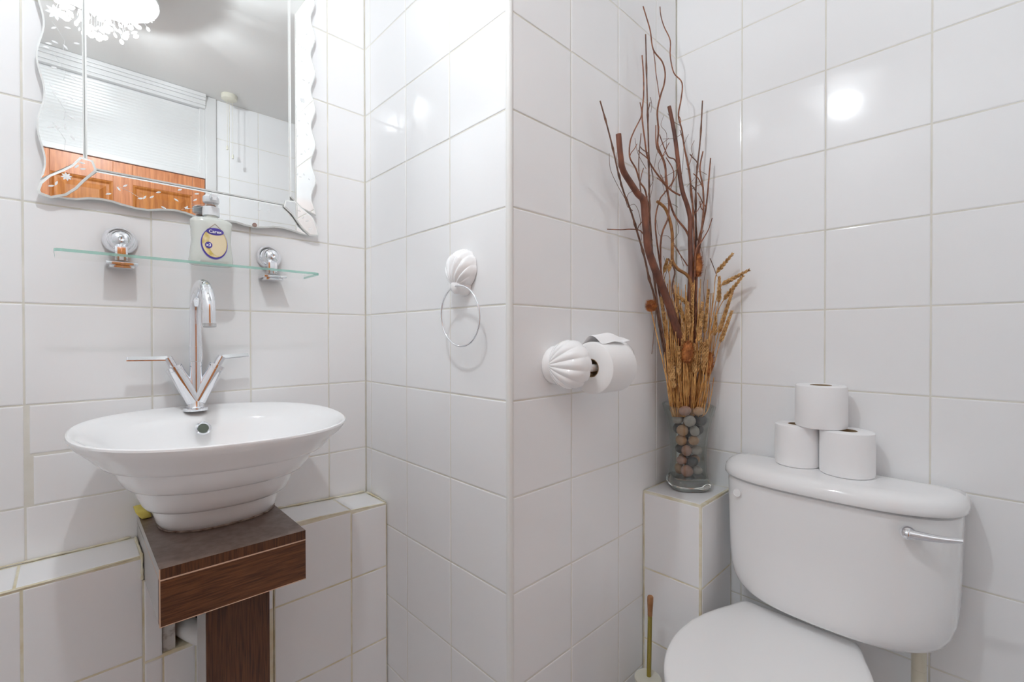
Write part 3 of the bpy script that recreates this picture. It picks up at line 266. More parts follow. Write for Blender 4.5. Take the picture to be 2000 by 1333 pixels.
def frame_of(d):
    d = d.normalized()
    a = Vector((0, 0, 1)) if abs(d.z) < 0.9 else Vector((1, 0, 0))
    u = d.cross(a).normalized(); return u, d.cross(u).normalized()

def tube(bm, pts, rad, n=10, caps=True, mi=0, capmi=None):
    pts = [Vector(p) for p in pts]
    if not isinstance(rad, (list, tuple)): rad = [rad] * len(pts)
    rings = []; u = None
    for i, p in enumerate(pts):
        d = (pts[min(i + 1, len(pts) - 1)] - pts[max(i - 1, 0)])
        if d.length < 1e-9: d = Vector((0, 0, 1))
        d.normalize()
        if u is None: u, v = frame_of(d)
        else:
            u = (u - d * u.dot(d)); u = u.normalized() if u.length > 1e-6 else frame_of(d)[0]
            v = d.cross(u)
        rings.append([bm.verts.new(p + (u * math.cos(2 * math.pi * k / n) + v * math.sin(2 * math.pi * k / n)) * rad[i]) for k in range(n)])
    for a, b in zip(rings, rings[1:]):
        for k in range(n):
            bm.faces.new((a[k], a[(k + 1) % n], b[(k + 1) % n], b[k])).material_index = mi
    if caps:
        bm.faces.new(rings[0]).material_index = mi if capmi is None else capmi
        bm.faces.new(rings[-1]).material_index = mi
    return rings

def smooth_line(pts, sub=4):
    """Catmull-Rom through the points"""
    P = [Vector(p) for p in pts]; out = []
    for i in range(len(P) - 1):
        a = P[max(i - 1, 0)]; b = P[i]; c = P[i + 1]; d = P[min(i + 2, len(P) - 1)]
        for s in range(sub):
            t = s / sub
            out.append(0.5 * ((2 * b) + (c - a) * t + (2 * a - 5 * b + 4 * c - d) * t * t + (3 * b - a - 3 * c + d) * t ** 3))
    out.append(P[-1]); return out

def lathe(bm, prof, c, axis=Vector((0, 0, 1)), n=32, mi=0, closed=False):
    """prof: (radius, height) pairs about axis through c"""
    axis = Vector(axis).normalized(); u, v = frame_of(axis); c = Vector(c); rings = []
    for r, h in prof:
        if r < 1e-6: rings.append([bm.verts.new(c + axis * h)])
        else: rings.append([bm.verts.new(c + axis * h + (u * math.cos(2 * math.pi * k / n) + v * math.sin(2 * math.pi * k / n)) * r) for k in range(n)])
    pairs = list(zip(rings, rings[1:]))
    if closed: pairs.append((rings[-1], rings[0]))
    for a, b in pairs:
        for k in range(n):
            k2 = (k + 1) % n
            if len(a) == 1 and len(b) == 1: continue
            if len(a) == 1: f = bm.faces.new((a[0], b[k2], b[k]))
            elif len(b) == 1: f = bm.faces.new((a[k], a[k2], b[0]))
            else: f = bm.faces.new((a[k], a[k2], b[k2], b[k]))
            f.material_index = mi
    return rings

def sup(t, a, b, n):
    c, s = math.cos(t), math.sin(t)
    return a * math.copysign(abs(c) ** (2 / n), c), b * math.copysign(abs(s) ** (2 / n), s)

def loft(bm, rings, cap0=True, cap1=True, mi=0, closed=False):
    R = [[bm.verts.new(p) for p in r] for r in rings]; n = len(R[0])
    pr = list(zip(R, R[1:]))
    if closed: pr.append((R[-1], R[0]))
    for a, b in pr:
        for k in range(n): bm.faces.new((a[k], a[(k + 1) % n], b[(k + 1) % n], b[k])).material_index = mi
    if not closed:
        if cap0: bm.faces.new(R[0]).material_index = mi
        if cap1: bm.faces.new(R[-1]).material_index = mi
    return R

def slab(bm, poly, y0, y1, inset=0.0, drop=0.0, mi=0, bmi=None):
    """polygon given in x,z extruded from y0 (back) to y1 (front, towards -y) with a ground bevel round the front"""
    n = len(poly)
    back = [bm.verts.new((x, y0, z)) for x, z in poly]
    mid = [bm.verts.new((x, y1 + drop, z)) for x, z in poly]
    inn = []
    area = sum(poly[i][0] * poly[(i + 1) % n][1] - poly[(i + 1) % n][0] * poly[i][1] for i in range(n))
    sg = 1 if area > 0 else -1
    for i, (x, z) in enumerate(poly):
        a = Vector(poly[i - 1]); b = Vector(poly[(i + 1) % n]); p = Vector((x, z))
        d1 = (p - a); d2 = (b - p)
        d1 = d1.normalized() if d1.length > 1e-9 else d2.normalized(); d2 = d2.normalized() if d2.length > 1e-9 else d1
        n1 = Vector((-d1.y, d1.x)) * sg; n2 = Vector((-d2.y, d2.x)) * sg
        m = n1 + n2; m = m / max(0.6, m.length_squared / 2) if m.length > 1e-6 else n1
        q = p + m * inset
        inn.append(bm.verts.new((q.x, y1, q.y)))
    for i in range(n):
        j = (i + 1) % n
        bm.faces.new((back[i], back[j], mid[j], mid[i])).material_index = mi if bmi is None else bmi
        bm.faces.new((mid[i], mid[j], inn[j], inn[i])).material_index = mi if bmi is None else bmi
    bm.faces.new(back).material_index = mi if bmi is None else bmi
    bm.faces.new(inn).material_index = mi

def mesh_text(name, body, size, matrix, m, parent, extrude=0.0002):
    cu = bpy.data.curves.new(name, 'FONT'); cu.body = body; cu.size = size; cu.extrude = extrude; cu.align_x = 'CENTER'; cu.align_y = 'CENTER'; cu.resolution_u = 4
    cu.offset = size * 0.018
    t = bpy.data.objects.new(name + '_tmp', cu); COL.objects.link(t)
    bpy.context.view_layer.update()
    me = bpy.data.meshes.new_from_object(t.evaluated_get(bpy.context.evaluated_depsgraph_get()))
    bpy.data.objects.remove(t); bpy.data.curves.remove(cu)
    me.transform(matrix)
    bm = bmesh.new(); bm.from_mesh(me); bpy.data.meshes.remove(me)
    return obj(name, bm, m, parent)

# ------------------------------------------------------------ tiled walls
def tiles(bm, o, U, V, N, us, vs, skip=None, extra=(), gap=0.0016, wob=0.0014, rnd=None):
    """glazed tiles on the plane through o; U,V in-plane, N towards the room"""
    rnd = rnd or random.Random(3)
    o, U, V, N = Vector(o), Vector(U), Vector(V), Vector(N)
    cells = [(a, b, c, d) for a, b in zip(us, us[1:]) for c, d in zip(vs, vs[1:]) if not (skip and skip((a + b) / 2, (c + d) / 2))] + list(extra)
    for a, b, c, d in cells:
        if b - a < 0.006 or d - c < 0.006: continue
        tu, tv = rnd.uniform(-wob, wob), rnd.uniform(-wob, wob)
        off = rnd.uniform(-0.0002, 0.0002)
        def ring(ins, dep):
            r = []
            for (x, y) in ((a + ins, c + ins), (b - ins, c + ins), (b - ins, d - ins), (a + ins, d - ins)):
                h = dep + off + (x - (a + b) / 2) * tu + (y - (c + d) / 2) * tv
                r.append(bm.verts.new(o + U * x + V * y + N * h))
            return r
        r0, r1, r2, r3 = ring(gap, -0.002), ring(gap, -0.0009), ring(gap + 0.0007, -0.0003), ring(gap + 0.0024, 0.0)
        for p, q in ((r0, r1), (r1, r2), (r2, r3)):
            for k in range(4): bm.faces.new((p[k], p[(k + 1) % 4], q[(k + 1) % 4], q[k])).material_index = 0
        bm.faces.new(r3).material_index = 0

def backing(bm, o, U, V, N, u0, u1, v0, v1, t=0.04, mi=1):
    o, U, V, N = Vector(o), Vector(U), Vector(V), Vector(N)
    f = [bm.verts.new(o + U * u + V * v + N * -0.0011) for u, v in ((u0, v0), (u1, v0), (u1, v1), (u0, v1))]
    g = [bm.verts.new(o + U * u + V * v + N * -t) for u, v in ((u0, v0), (u1, v0), (u1, v1), (u0, v1))]
    bm.faces.new(f).material_index = mi; bm.faces.new(g[::-1]).material_index = mi
    for k in range(4): bm.faces.new((f[k], f[(k + 1) % 4], g[(k + 1) % 4], g[k])).material_index = mi

ROWS = [0.2 * i for i in range(13)]; ROWS[-1] = CEIL
# wall behind the basin
bm = bmesh.new()
ax = [XL, -0.911, -0.7113, -0.5127, -0.3131, -0.1129, -0.001]
tiles(bm, (0, 0, 0), (1, 0, 0), (0, 0, 1), (0, -1, 0), ax, ROWS, skip=lambda u, v: -0.7113 < u < -0.5127 and 0.8 < v < 1.0,
      extra=[(-0.701, -0.5127, 0.8, 0.899), (-0.706, -0.5127, 0.9015, 1.0)])
backing(bm, (0, 0, 0), (1, 0, 0), (0, 0, 1), (0, -1, 0), XL - 0.04, 0.04, 0, CEIL)
struct('wall_back', bm, [M_TILE, M_GROUT])
# return wall with the towel ring
bm = bmesh.new()
by = [0.001, 0.0323, 0.2323, 0.4274, 0.6215]
tiles(bm, (0, 0, 0), (0, -1, 0), (0, 0, 1), (-1, 0, 0), by, ROWS)
backing(bm, (0, 0, 0), (0, -1, 0), (0, 0, 1), (-1, 0, 0), 0.0, 0.6215, 0, CEIL)
struct('wall_centre', bm, [M_TILE, M_GROUT])
# wall with the paper holder
bm = bmesh.new()
cx = [0.009, 0.201, 0.399, 0.597, XR - 0.001]
tiles(bm, (0, CORNER_Y, 0), (1, 0, 0), (0, 0, 1), (0, -1, 0), cx, ROWS)
backing(bm, (0, CORNER_Y, 0), (1, 0, 0), (0, 0, 1), (0, -1, 0), 0.0095, XR + 0.04, 0, CEIL)
struct('wall_front', bm, [M_TILE, M_GROUT])
# wall behind the toilet
bm = bmesh.new()
dy = [0.632, 0.8251, 1.0239, 1.2213, 1.42, -YB]
tiles(bm, (XR, 0, 0), (0, -1, 0), (0, 0, 1), (-1, 0, 0), dy, ROWS)
backing(bm, (XR, 0, 0), (0, -1, 0), (0, 0, 1), (-1, 0, 0), 0.6308, -YB + 0.04, 0, CEIL)
struct('wall_right', bm, [M_TILE, M_GROUT])
# left wall
bm = bmesh.new()
tiles(bm, (XL, 0, 0), (0, -1, 0), (0, 0, 1), (1, 0, 0), [0.001, 0.2, 0.4, 0.6, 0.8, 1.0, 1.2, 1.4, -YB - .001], ROWS)
backing(bm, (XL, 0, 0), (0, -1, 0), (0, 0, 1), (1, 0, 0), 0, -YB + 0.04, 0, CEIL)
struct('wall_left', bm, [M_TILE, M_GROUT])
# wall with the door: tiled only to the right of the frame
DX0, DX1 = -0.845, -0.0765       # outer edges of the door frame
bm = bmesh.new()
tiles(bm, (0, YB, 0), (1, 0, 0), (0, 0, 1), (0, 1, 0), [DX1, -0.012, 0.13, 0.33, 0.53, XR - 0.001], ROWS)
tiles(bm, (0, YB, 0), (1, 0, 0), (0, 0, 1), (0, 1, 0), [XL + .001, DX0], ROWS)
backing(bm, (0, YB, 0), (1, 0, 0), (0, 0, 1), (0, 1, 0), DX1, XR + 0.04, 0, CEIL)
backing(bm, (0, YB, 0), (1, 0, 0), (0, 0, 1), (0, 1, 0), XL - 0.04, DX0, 0, CEIL)
struct('wall_door', bm, [M_TILE, M_GROUT])

bm = bmesh.new(); box(bm, (XL - .04, YB - .04, CEIL), (XR + .04, 0.04, CEIL + 0.05)); struct('ceiling', bm, M_CEIL)
bm = bmesh.new(); box(bm, (XL - .04, YB - .12, -0.05), (XR + .04, 0.04, 0)); struct('floor', bm, M_FLOOR)

# rounded tile trim on the outer corner
bm = bmesh.new()
pr = [(-0.0012, CORNER_Y + 0.0095)]
for k in range(7):
    t = math.pi + math.pi / 2 * k / 6
    pr.append((0.0072 + 0.0088 * math.cos(t), CORNER_Y + 0.0072 + 0.0088 * math.sin(t)))
pr += [(0.0092, CORNER_Y - 0.0012), (0.0092, CORNER_Y + 0.0095)]
loft(bm, [[(x, y, z) for x, y in pr] for z in (0, CEIL)])
struct('trim_1', bm, M_TRIM, smooth=True, auto=40)

# ------------------------------------------------------------ tiled pipe boxings
def boxing(bm, x0, x1, y0, y1, z0, z1l, z1r, us, rows, topcuts, side=None):
    """front (towards -y) and sloping top, tiled"""
    q = [bm.verts.new(p) for p in ((x0, y0 + .0011, z0), (x1, y0 + .0011, z0), (x1, y1, z0), (x0, y1, z0),
                                   (x0, y0 + .0011, z1l - .0011), (x1, y0 + .0011, z1r - .0011), (x1, y1, z1r - .0011), (x0, y1, z1l - .0011))]
    for f in ((0, 3, 2, 1), (4, 5, 6, 7), (0, 1, 5, 4), (1, 2, 6, 5), (2, 3, 7, 6), (3, 0, 4, 7)):
        bm.faces.new([q[i] for i in f]).material_index = 1
    zz = lambda x: z1l + (z1r - z1l) * (x - x0) / (x1 - x0)
    for a, b in zip(us, us[1:]):
        tiles(bm, (0, y0, 0), (1, 0, 0), (0, 0, 1), (0, -1, 0), [a, b], list(rows) + [min(zz(a), zz(b)) - 0.004], gap=0.002)
    sl = (z1r - z1l) / (x1 - x0); U = Vector((1, 0, sl)).normalized(); V = Vector((0, 1, 0))
    tiles(bm, (0, 0, z1l - x0 * sl), U, V, U.cross(V), [x0 + .002] + [c for c in topcuts if x0 + .01 < c < x1 - .01] + [x1 - .002], [y0 + 0.005, y1 - 0.004], gap=0.002)

BY = -0.127
bm = bmesh.new()
boxing(bm, XL, -0.5425, BY, -0.002, 0, 0.690, 0.692, [XL, -0.911, -0.711, -0.5425], [0, 0.085, 0.285, 0.487], [-0.72])
boxing(bm, -0.298, -0.002, BY, -0.002, 0, 0.680, 0.664, [-0.298, -0.106, -0.002], [0, 0.08, 0.28, 0.484], [-0.106])
box(bm, (-0.363, BY + .0011, 0.0), (-0.300, -0.002, 0.6415), mi=1)
tiles(bm, (0, BY, 0), (1, 0, 0), (0, 0, 1), (0, -1, 0), [-0.363, -0.300], [0.484, 0.641])
# lower middle part behind the cabinet post, the tiles above it are missing
box(bm, (-0.5424, BY + .0011, 0), (-0.364, -0.002, 0.478), mi=1)
tiles(bm, (0, BY, 0), (1, 0, 0), (0, 0, 1), (0, -1, 0), [-0.5424, -0.511, -0.455, -0.3635], [0, 0.08, 0.28, 0.472])
tiles(bm, (0, BY, 0), (1, 0, 0), (0, 0, 1), (0, -1, 0), [-0.5424, -0.511], [0.474, 0.64])
box(bm, (-0.5424, BY + .0011, 0.478), (-0.5125, -0.06, 0.6415), mi=1)
box(bm, (-0.511, BY + 0.006, 0.478), (-0.490, -0.07, 0.60), mi=3)
box(bm, (-0.512, -0.05, 0.478), (-0.364, -0.003, 0.60), mi=2)  # near-black block painted as the shade inside the gap
struct('wall_boxing', bm, [M_TILE, M_GROUTY, M_DARK, M_PLASTER])
# old yellowed sealant lines along the ledge
bm = bmesh.new()
rr = random.Random(5)
def bead(pts, r):
    P = smooth_line(pts, 5); tube(bm, [p + Vector((0, 0, rr.uniform(-.0008, .0008))) for p in P], [r * rr.uniform(.5, 1.3) for _ in P], n=6)
bead([(-0.9, -0.003, 0.6925), (-0.72, -0.003, 0.694), (-0.66, -0.003, 0.6935), (-0.6, -0.003, 0.6925), (-0.553, -0.003, 0.694)], 0.0022)
bead([(-0.25, -0.003, 0.680), (-0.14, -0.004, 0.6745), (-0.07, -0.006, 0.671), (-0.01, -0.006, 0.669)], 0.0022)
bead([(-0.006, -0.012, 0.668), (-0.005, -0.06, 0.667), (-0.003, -0.122, 0.665)], 0.0024)
bead([(-0.5445, -0.004, 0.692), (-0.5450, -0.05, 0.692), (-0.5445, -0.1, 0.694), (-0.5445, -0.130, 0.690), (-0.5445, -0.131, 0.665), (-0.5440, -0.130, 0.645)], 0.0024)
bead([(-0.95, -0.1265, 0.688), (-0.75, -0.1265, 0.689), (-0.56, -0.1265, 0.690)], 0.0013)
bead([(-0.29, -0.1265, 0.678), (-0.15, -0.1265, 0.671), (-0.005, -0.1265, 0.6625)], 0.0013)
struct('trim_2', bm, M_GROUTY, smooth=True)

# small boxing in the corner under the vase
VX, VY, VZ = 0.5204, -0.7993, 0.698
bm = bmesh.new()
box(bm, (VX + .0011, VY + .0011, 0), (XR - .0015, CORNER_Y - .0015, VZ - .0011), mi=1)
V = [0.003, 0.08, 0.28, 0.48, VZ - 0.005]
tiles(bm, (VX, 0, 0), (0, -1, 0), (0, 0, 1), (-1, 0, 0), [-CORNER_Y + .004, -VY - .005], V, gap=.002)
tiles(bm, (0, VY, 0), (1, 0, 0), (0, 0, 1), (0, -1, 0), [VX + .004, XR - .003], V, gap=.002)
tiles(bm, (0, 0, VZ), (1, 0, 0), (0, 1, 0), (0, 0, 1), [VX + .006, XR - .003], [VY + .006, CORNER_Y - .004], gap=.002)
struct('wall_boxing_corner', bm, [M_TILE, M_GROUTY])

# ------------------------------------------------------------ door, reeded light above it, frame (seen in the mirror)
dr = bpy.data.objects.new('door_1', None); COL.objects.link(dr); dr.location = (-0.45, YB, 0); dr['kind'] = 'structure'
dr['label'] = 'orange pine panelled door reflected in the mirror'
DL, DR_, DT = -0.765, -0.128, 1.968
bm = bmesh.new()
box(bm, (DL, YB - 0.035, 0.005), (DR_, YB - 0.012, DT))
for a, b, c, d in ((DL, -0.705, 0.005, DT), (-0.493, -0.421, 0.005, DT), (-0.182, DR_, 0.005, DT)):
    box(bm, (a, YB - 0.012, c), (b, YB - 0.001, d), bev=0.001)
for c, d in ((0.005, 0.22), (0.95, 1.08), (1.872, DT)):
    for a, b in ((-0.7045, -0.4935), (-0.4205, -0.1825)): box(bm, (a, YB - 0.012, c), (b, YB - 0.001, d), bev=0.001)
struct('door_leaf', bm, M_PINE, parent=dr)
for a, b in ((-0.7045, -0.4935), (-0.4205, -0.1825)):
    for c, d in ((0.22, 0.95), (1.08, 1.872)):
        bm = bmesh.new()
        P = [(a, c), (b, c), (b, d), (a, d)]; rings = []
        for ins, y in ((0.0, -0.0025), (0.006, -0.004), (0.014, -0.0112), (0.024, -0.0115), (0.046, -0.004), (0.048, -0.003)):
            rings.append([(x + (ins if x == a else -ins), YB + y, z + (ins if z == c else -ins)) for x, z in P])
        loft(bm, rings, cap0=False); struct('door_panel', bm, [M_PINED], parent=dr)
bm = bmesh.new()
lathe(bm, [(0.0, 0.0), (0.024, 0.0), (0.024, 0.004), (0.010, 0.008), (0.010, 0.03), (0.022, 0.036), (0.026, 0.05), (0.018, 0.062), (0.0, 0.065)], (-0.155, YB, 1.02), (0, 1, 0))
struct('door_knob', bm, M_CHROME, parent=dr, smooth=True, auto=40)
fr = bmesh.new()
def frame_strip(x0, x1, z0, z1, horiz):
    box(fr, (x0, YB - 0.05, z0), (x1, YB + 0.012, z1), bev=0.003)
frame_strip(DX0, DL - 0.003, 0, CEIL - .001, 0); frame_strip(DR_ + 0.003, DX1, 0, CEIL - .001, 0)
box(fr, (DL - 0.003, YB - 0.05, DT + 0.003), (DR_ + 0.003, YB + 0.006, DT + 0.028), bev=.002)
for i, (z0, z1, y) in enumerate(((2.335, 2.350, 0.016), (2.350, 2.372, 0.022), (2.372, 2.386, 0.030), (2.386, CEIL - .001, 0.036))):
    box(fr, (DL - 0.003, YB - 0.05, z0), (DR_ + 0.003, YB + y, z1), bev=.002)
box(fr, (DR_ - .022, YB - 0.05, DT + .028), (DR_ + .003, YB + 0.0, 2.335), bev=.002)
struct('trim_3', fr, M_PAINT)
bm = bmesh.new()
z = DT + 0.029; prev = None; k = 0
while z < 2.335:
    yy = YB - 0.010 + (0.0014 if k % 2 else 0)
    cur = (bm.verts.new((DL - .002, yy, z)), bm.verts.new((DR_ - .022, yy, z)))
    if prev: bm.faces.new((prev[0], prev[1], cur[1], cur[0]))
    prev = cur; z += 0.0070; k += 1
box(bm, (DL - .002, YB - 0.03, DT + .029), (DR_ - .022, YB - 0.014, 2.335))
struct('window_1', bm, mat('reeded_white_panel', (0.73, 0.735, 0.73), 0.25))

# pull cord switch on the ceiling near the door
t = thing('pull_cord_switch', 'round ceiling pull switch with two cords, seen in the mirror beside the door frame', 'light switch', (-0.035, -1.50, CEIL))
bm = bmesh.new(); lathe(bm, [(0, 0), (0.036, 0), (0.038, -0.004), (0.036, -0.022), (0.024, -0.030), (0, -0.031)], (-0.035, -1.50, CEIL)); obj('switch_body', bm, M_CREAM, t, True, 40)
for x, zb in ((-0.045, 2.14), (-0.020, 2.10)):
    bm = bmesh.new(); tube(bm, [(x, -1.50, CEIL - .028), (x + .001, -1.50, 2.25), (x, -1.50, zb)], 0.0011, 6); lathe(bm, [(0, 0), (0.003, 0), (0.006, -0.010), (0.005, -0.022), (0, -0.024)], (x, -1.50, zb), n=12)
    obj('pull_cord', bm, M_CREAM, t, True, 40)

# ------------------------------------------------------------ crystal ceiling lamp
t = thing('crystal_ceiling_light', 'lit ceiling lamp hung with many round crystal discs, reflected in the mirror', 'ceiling light', (LAMP.x, LAMP.y, CEIL))
bm = bmesh.new(); lathe(bm, [(0, 0), (0.055, 0), (0.055, -0.014), (0.012, -0.02), (0.010, -0.085), (0.165, -0.088), (0.165, -0.098), (0.155, -0.100), (0, -0.100)], (LAMP.x, LAMP.y, CEIL), n=48); obj('ceiling_shading_plate', bm, M_PAINT, t, True, 40)  # wide lower disc added to keep bulb light off the ceiling
for k in range(5):
    a = k * math.tau / 5 + .3
    p = Vector((LAMP.x + 0.018 * math.cos(a), LAMP.y + 0.018 * math.sin(a), CEIL - .1005))
    bm = bmesh.new(); tube(bm, [p, p + Vector((0, 0, -0.03))], 0.006, 10); obj('lamp_holder', bm, M_CHROME, t, True, 40)
    bm = bmesh.new(); lathe(bm, [(0, 0), (0.006, 0), (0.007, -0.006), (0.007, -0.020), (0, -0.024)], p + Vector((0, 0, -0.03)), n=12)
    obj('bulb', bm, mat('bulb_glow', (1, 1, 1), 0.5, emis=((1, 0.99, 0.97), 12)), t, True)
    ld = bpy.data.lights.new('bulb_light', 'POINT'); ld.energy = LAMP_W / 5; ld.color = LAMP_C; ld.shadow_soft_size = 0.010
    lo = bpy.data.objects.new('bulb_light', ld); COL.objects.link(lo); lo.location = p + Vector((0, 0, -0.068))
rr = random.Random(8)
crys = bmesh.new(); wires = bmesh.new()
N = 150
for i in range(N):
    # scattered through a squat ball
    while True:
        q = Vector((rr.uniform(-1, 1), rr.uniform(-1, 1), rr.uniform(-1, 0.25)))
        if 0.55 < q.length < 1.0: break
    c = Vector((LAMP.x + q.x * 0.155, LAMP.y + q.y * 0.155, 2.275 + q.z * 0.105))
    if (Vector((c.x, c.y, 0)) - Vector((LAMP.x, LAMP.y, 0))).length < .075 and c.z > 2.19: c.z = rr.uniform(2.165, 2.19)
    nrm = Vector((rr.gauss(0, 1), rr.gauss(0, 1), rr.gauss(0, .5))).normalized()
    r = rr.uniform(0.0075, 0.011)
    if i < 100:
        b1 = bmesh.new(); lathe(b1, [(0, -0.003), (r * .7, -0.003), (r, 0), (r * .7, 0.003), (0, 0.003)], c, nrm, n=8); obj('crystal_disc', b1, M_CRYSTAL, t)
    else: lathe(crys, [(0, -0.003), (r * .7, -0.003), (r, 0), (r * .7, 0.003), (0, 0.003)], c, nrm, n=8)
    top = Vector((LAMP.x + q.x * 0.12, LAMP.y + q.y * 0.12, CEIL - .10))
    tube(wires, [c + (top - c).normalized() * r, top], 0.0004, 4)
o = obj('crystal_discs', crys, M_CRYSTAL, t); o['kind'] = 'stuff'
o = obj('wires', wires, M_CHROME, t); o['kind'] = 'stuff'

# ------------------------------------------------------------ mirror
# engraved sprigs of leaves and flowers on the border
def leaf(bm, x, z, ang, L, W, y):
    a = math.radians(ang); c, s = math.cos(a), math.sin(a)
    top = [(-1 + 2 * k / 6, 0) for k in range(7)]
    top = [(u * L, W * (1 - u * u)) for u, _ in top]
    ring = top + [(u, -w_) for u, w_ in reversed(top[1:-1])]
    f = [bm.verts.new((x + u * c - v * s, y, z + u * s + v * c)) for u, v in ring]
    m = bm.verts.new((x, y - 0.0003, z))
    for k in range(len(f)): bm.faces.new((f[k], f[(k + 1) % len(f)], m)).material_index = 2
def stem(bm, pts, y): tube(bm, [(x, y, z) for x, z in pts], 0.0003, 4, mi=2)
def sprigs(bm, key, yy, *stars):
    for x, z, a in LEAVES[key]:
        leaf(bm, x, z, a, 0.0052 if key != 'right' else 0.0036, 0.0019 if key != 'right' else 0.0013, yy)
    if key == 'left':
        for zz in (1.76, 1.70, 1.62, 1.56): stem(bm, [(-0.668, zz), (-0.660, zz - .012), (-0.650, zz - .03), (-0.652, zz - .05)], yy)
        for zz in (1.86, 1.93, 2.0):
            for q in range(5): leaf(bm, -0.662 + .005 * q, zz - .01 * q, 40 * q, .005, .0018, yy)
    if key == 'bottom':
        stem(bm, [(-0.46, 1.428), (-0.43, 1.437), (-0.40, 1.451)], yy); stem(bm, [(-0.44, 1.444), (-0.41, 1.447), (-0.385, 1.462)], yy); stem(bm, [(-0.57, 1.456), (-0.55, 1.448), (-0.53, 1.436)], yy)
    for x, z, r in stars:
        for k in range(8): leaf(bm, x + r * .5 * math.cos(k * math.pi / 4 + .2), z + r * .5 * math.sin(k * math.pi / 4 + .2), math.degrees(k * math.pi / 4 + .2), r * .5, r * .2, yy)
        lathe(bm, [(0, 0.0005), (r * .22, 0.0004), (r * .22, 0)], (x, yy, z), (0, -1, 0), n=10, mi=2)
MX0, MX1, MZ0, MZ1 = -0.6895, -0.155, 1.417, 2.12
PX0, PX1, PZ0, PZ1 = -0.6210, -0.2225, 1.482, 2.055
tm = thing('venetian_mirror', 'large wall mirror with wavy edged mirrored border engraved with flowers', 'mirror', ((MX0 + MX1) / 2, -0.02, MZ0))
bm = bmesh.new(); box(bm, (MX0 + .02, -0.014, MZ0 + .02), (MX1 - .02, -0.0012, MZ1 - .02)); obj('backing_board', bm, M_BACK, tm)
bm = bmesh.new(); slab(bm, [(PX0, PZ0), (PX1, PZ0), (PX1, PZ1), (PX0, PZ1)], -0.0142, -0.020, 0.0032, 0.0012, 0, 1); obj('centre_pane', bm, [M_MIRROR, M_BEVEL], tm)
def wave_v(x, z0, z1, sgn, n=60, ph=0.0):
    L = []
    for i in range(n + 1):
        z = z0 + (z1 - z0) * i / n
        L.append((x + sgn * 0.0052 * math.cos((z - 1.548 + ph) / 0.068 * math.pi), z))
    return L
lw = wave_v(-0.6858, MZ0 + .026, MZ1 - .03, -1)
obj_bm = bmesh.new(); slab(obj_bm, [(PX0 - .0008, PZ0 + .016), (PX0 - .0008, PZ1 - .016)] + lw[::-1], -0.0142, -0.0195, 0.0028, 0.002, 0, 1); sprigs(obj_bm, 'left', -.0196, STARS[0]); obj('border_strip', obj_bm, [M_MIRROR, M_BEVEL, M_FROST], tm)
def wave_r(z0, z1, n=60):
    return [(-0.1590 + 0.0062 * math.cos((z0 + (z1 - z0) * i / n - 1.566) / 0.049 * math.pi), z0 + (z1 - z0) * i / n) for i in range(n + 1)]
rw = wave_r(MZ0 + .052, MZ1 - .03)
bm = bmesh.new(); slab(bm, rw + [(PX1 + .0008, PZ1 - .014), (PX1 + .0008, PZ0 + .026), (-0.1925, 1.4812)], -0.0142, -0.0195, 0.0028, 0.002, 0, 1); sprigs(bm, 'right', -.0196, STARS[2], STARS[3]); obj('border_strip', bm, [M_MIRROR, M_BEVEL, M_FROST], tm)
bw = [(-0.671, 1.4125), (-0.6343, 1.4137), (-0.617, 1.419), (-0.5994, 1.4215), (-0.581, 1.4205), (-0.5627, 1.4165), (-0.541, 1.4132), (-0.5195, 1.4134), (-0.497, 1.419), (-0.4735, 1.4225), (-0.452, 1.4205), (-0.4297, 1.4146), (-0.412, 1.409), (-0.3938, 1.4085), (-0.380, 1.4125), (-0.3671, 1.4165), (-0.348, 1.4165), (-0.330, 1.413), (-0.3051, 1.4105), (-0.285, 1.414), (-0.263, 1.4195), (-0.240, 1.4205), (-0.2189, 1.4178), (-0.197, 1.4135), (-0.178, 1.4118)]
bm = bmesh.new()
slab(bm, [tuple(p) for p in [Vector(q) for q in bw]] + [(-0.2015, 1.432), (-0.2120, 1.4485), (-0.2240, 1.463), (-0.2395, 1.4762), (-0.2380, PZ0 - .0012), (-0.6040, PZ0 - .0012), (-0.6060, 1.4790), (-0.6226, 1.4601), (-0.6342, 1.4428), (-0.6480, 1.4265)], -0.0142, -0.0195, 0.0036, 0.0018, 0, 1)
sprigs(bm, 'bottom', -.0196); obj('border_strip', bm, [M_MIRROR, M_BEVEL, M_FROST], tm)
tw_ = [(x, 2 * 1.77 - z - .003) for x, z in bw]
bm = bmesh.new(); slab(bm, [(p[0], p[1]) for p in tw_] + [(-0.20, 2.075), (-0.2385, PZ1 + .001), (-0.6040, PZ1 + .001), (-0.648, 2.10)], -0.0142, -0.0195, 0.0026, 0.0018, 0, 1); obj('border_strip', bm, [M_MIRROR, M_BEVEL], tm)
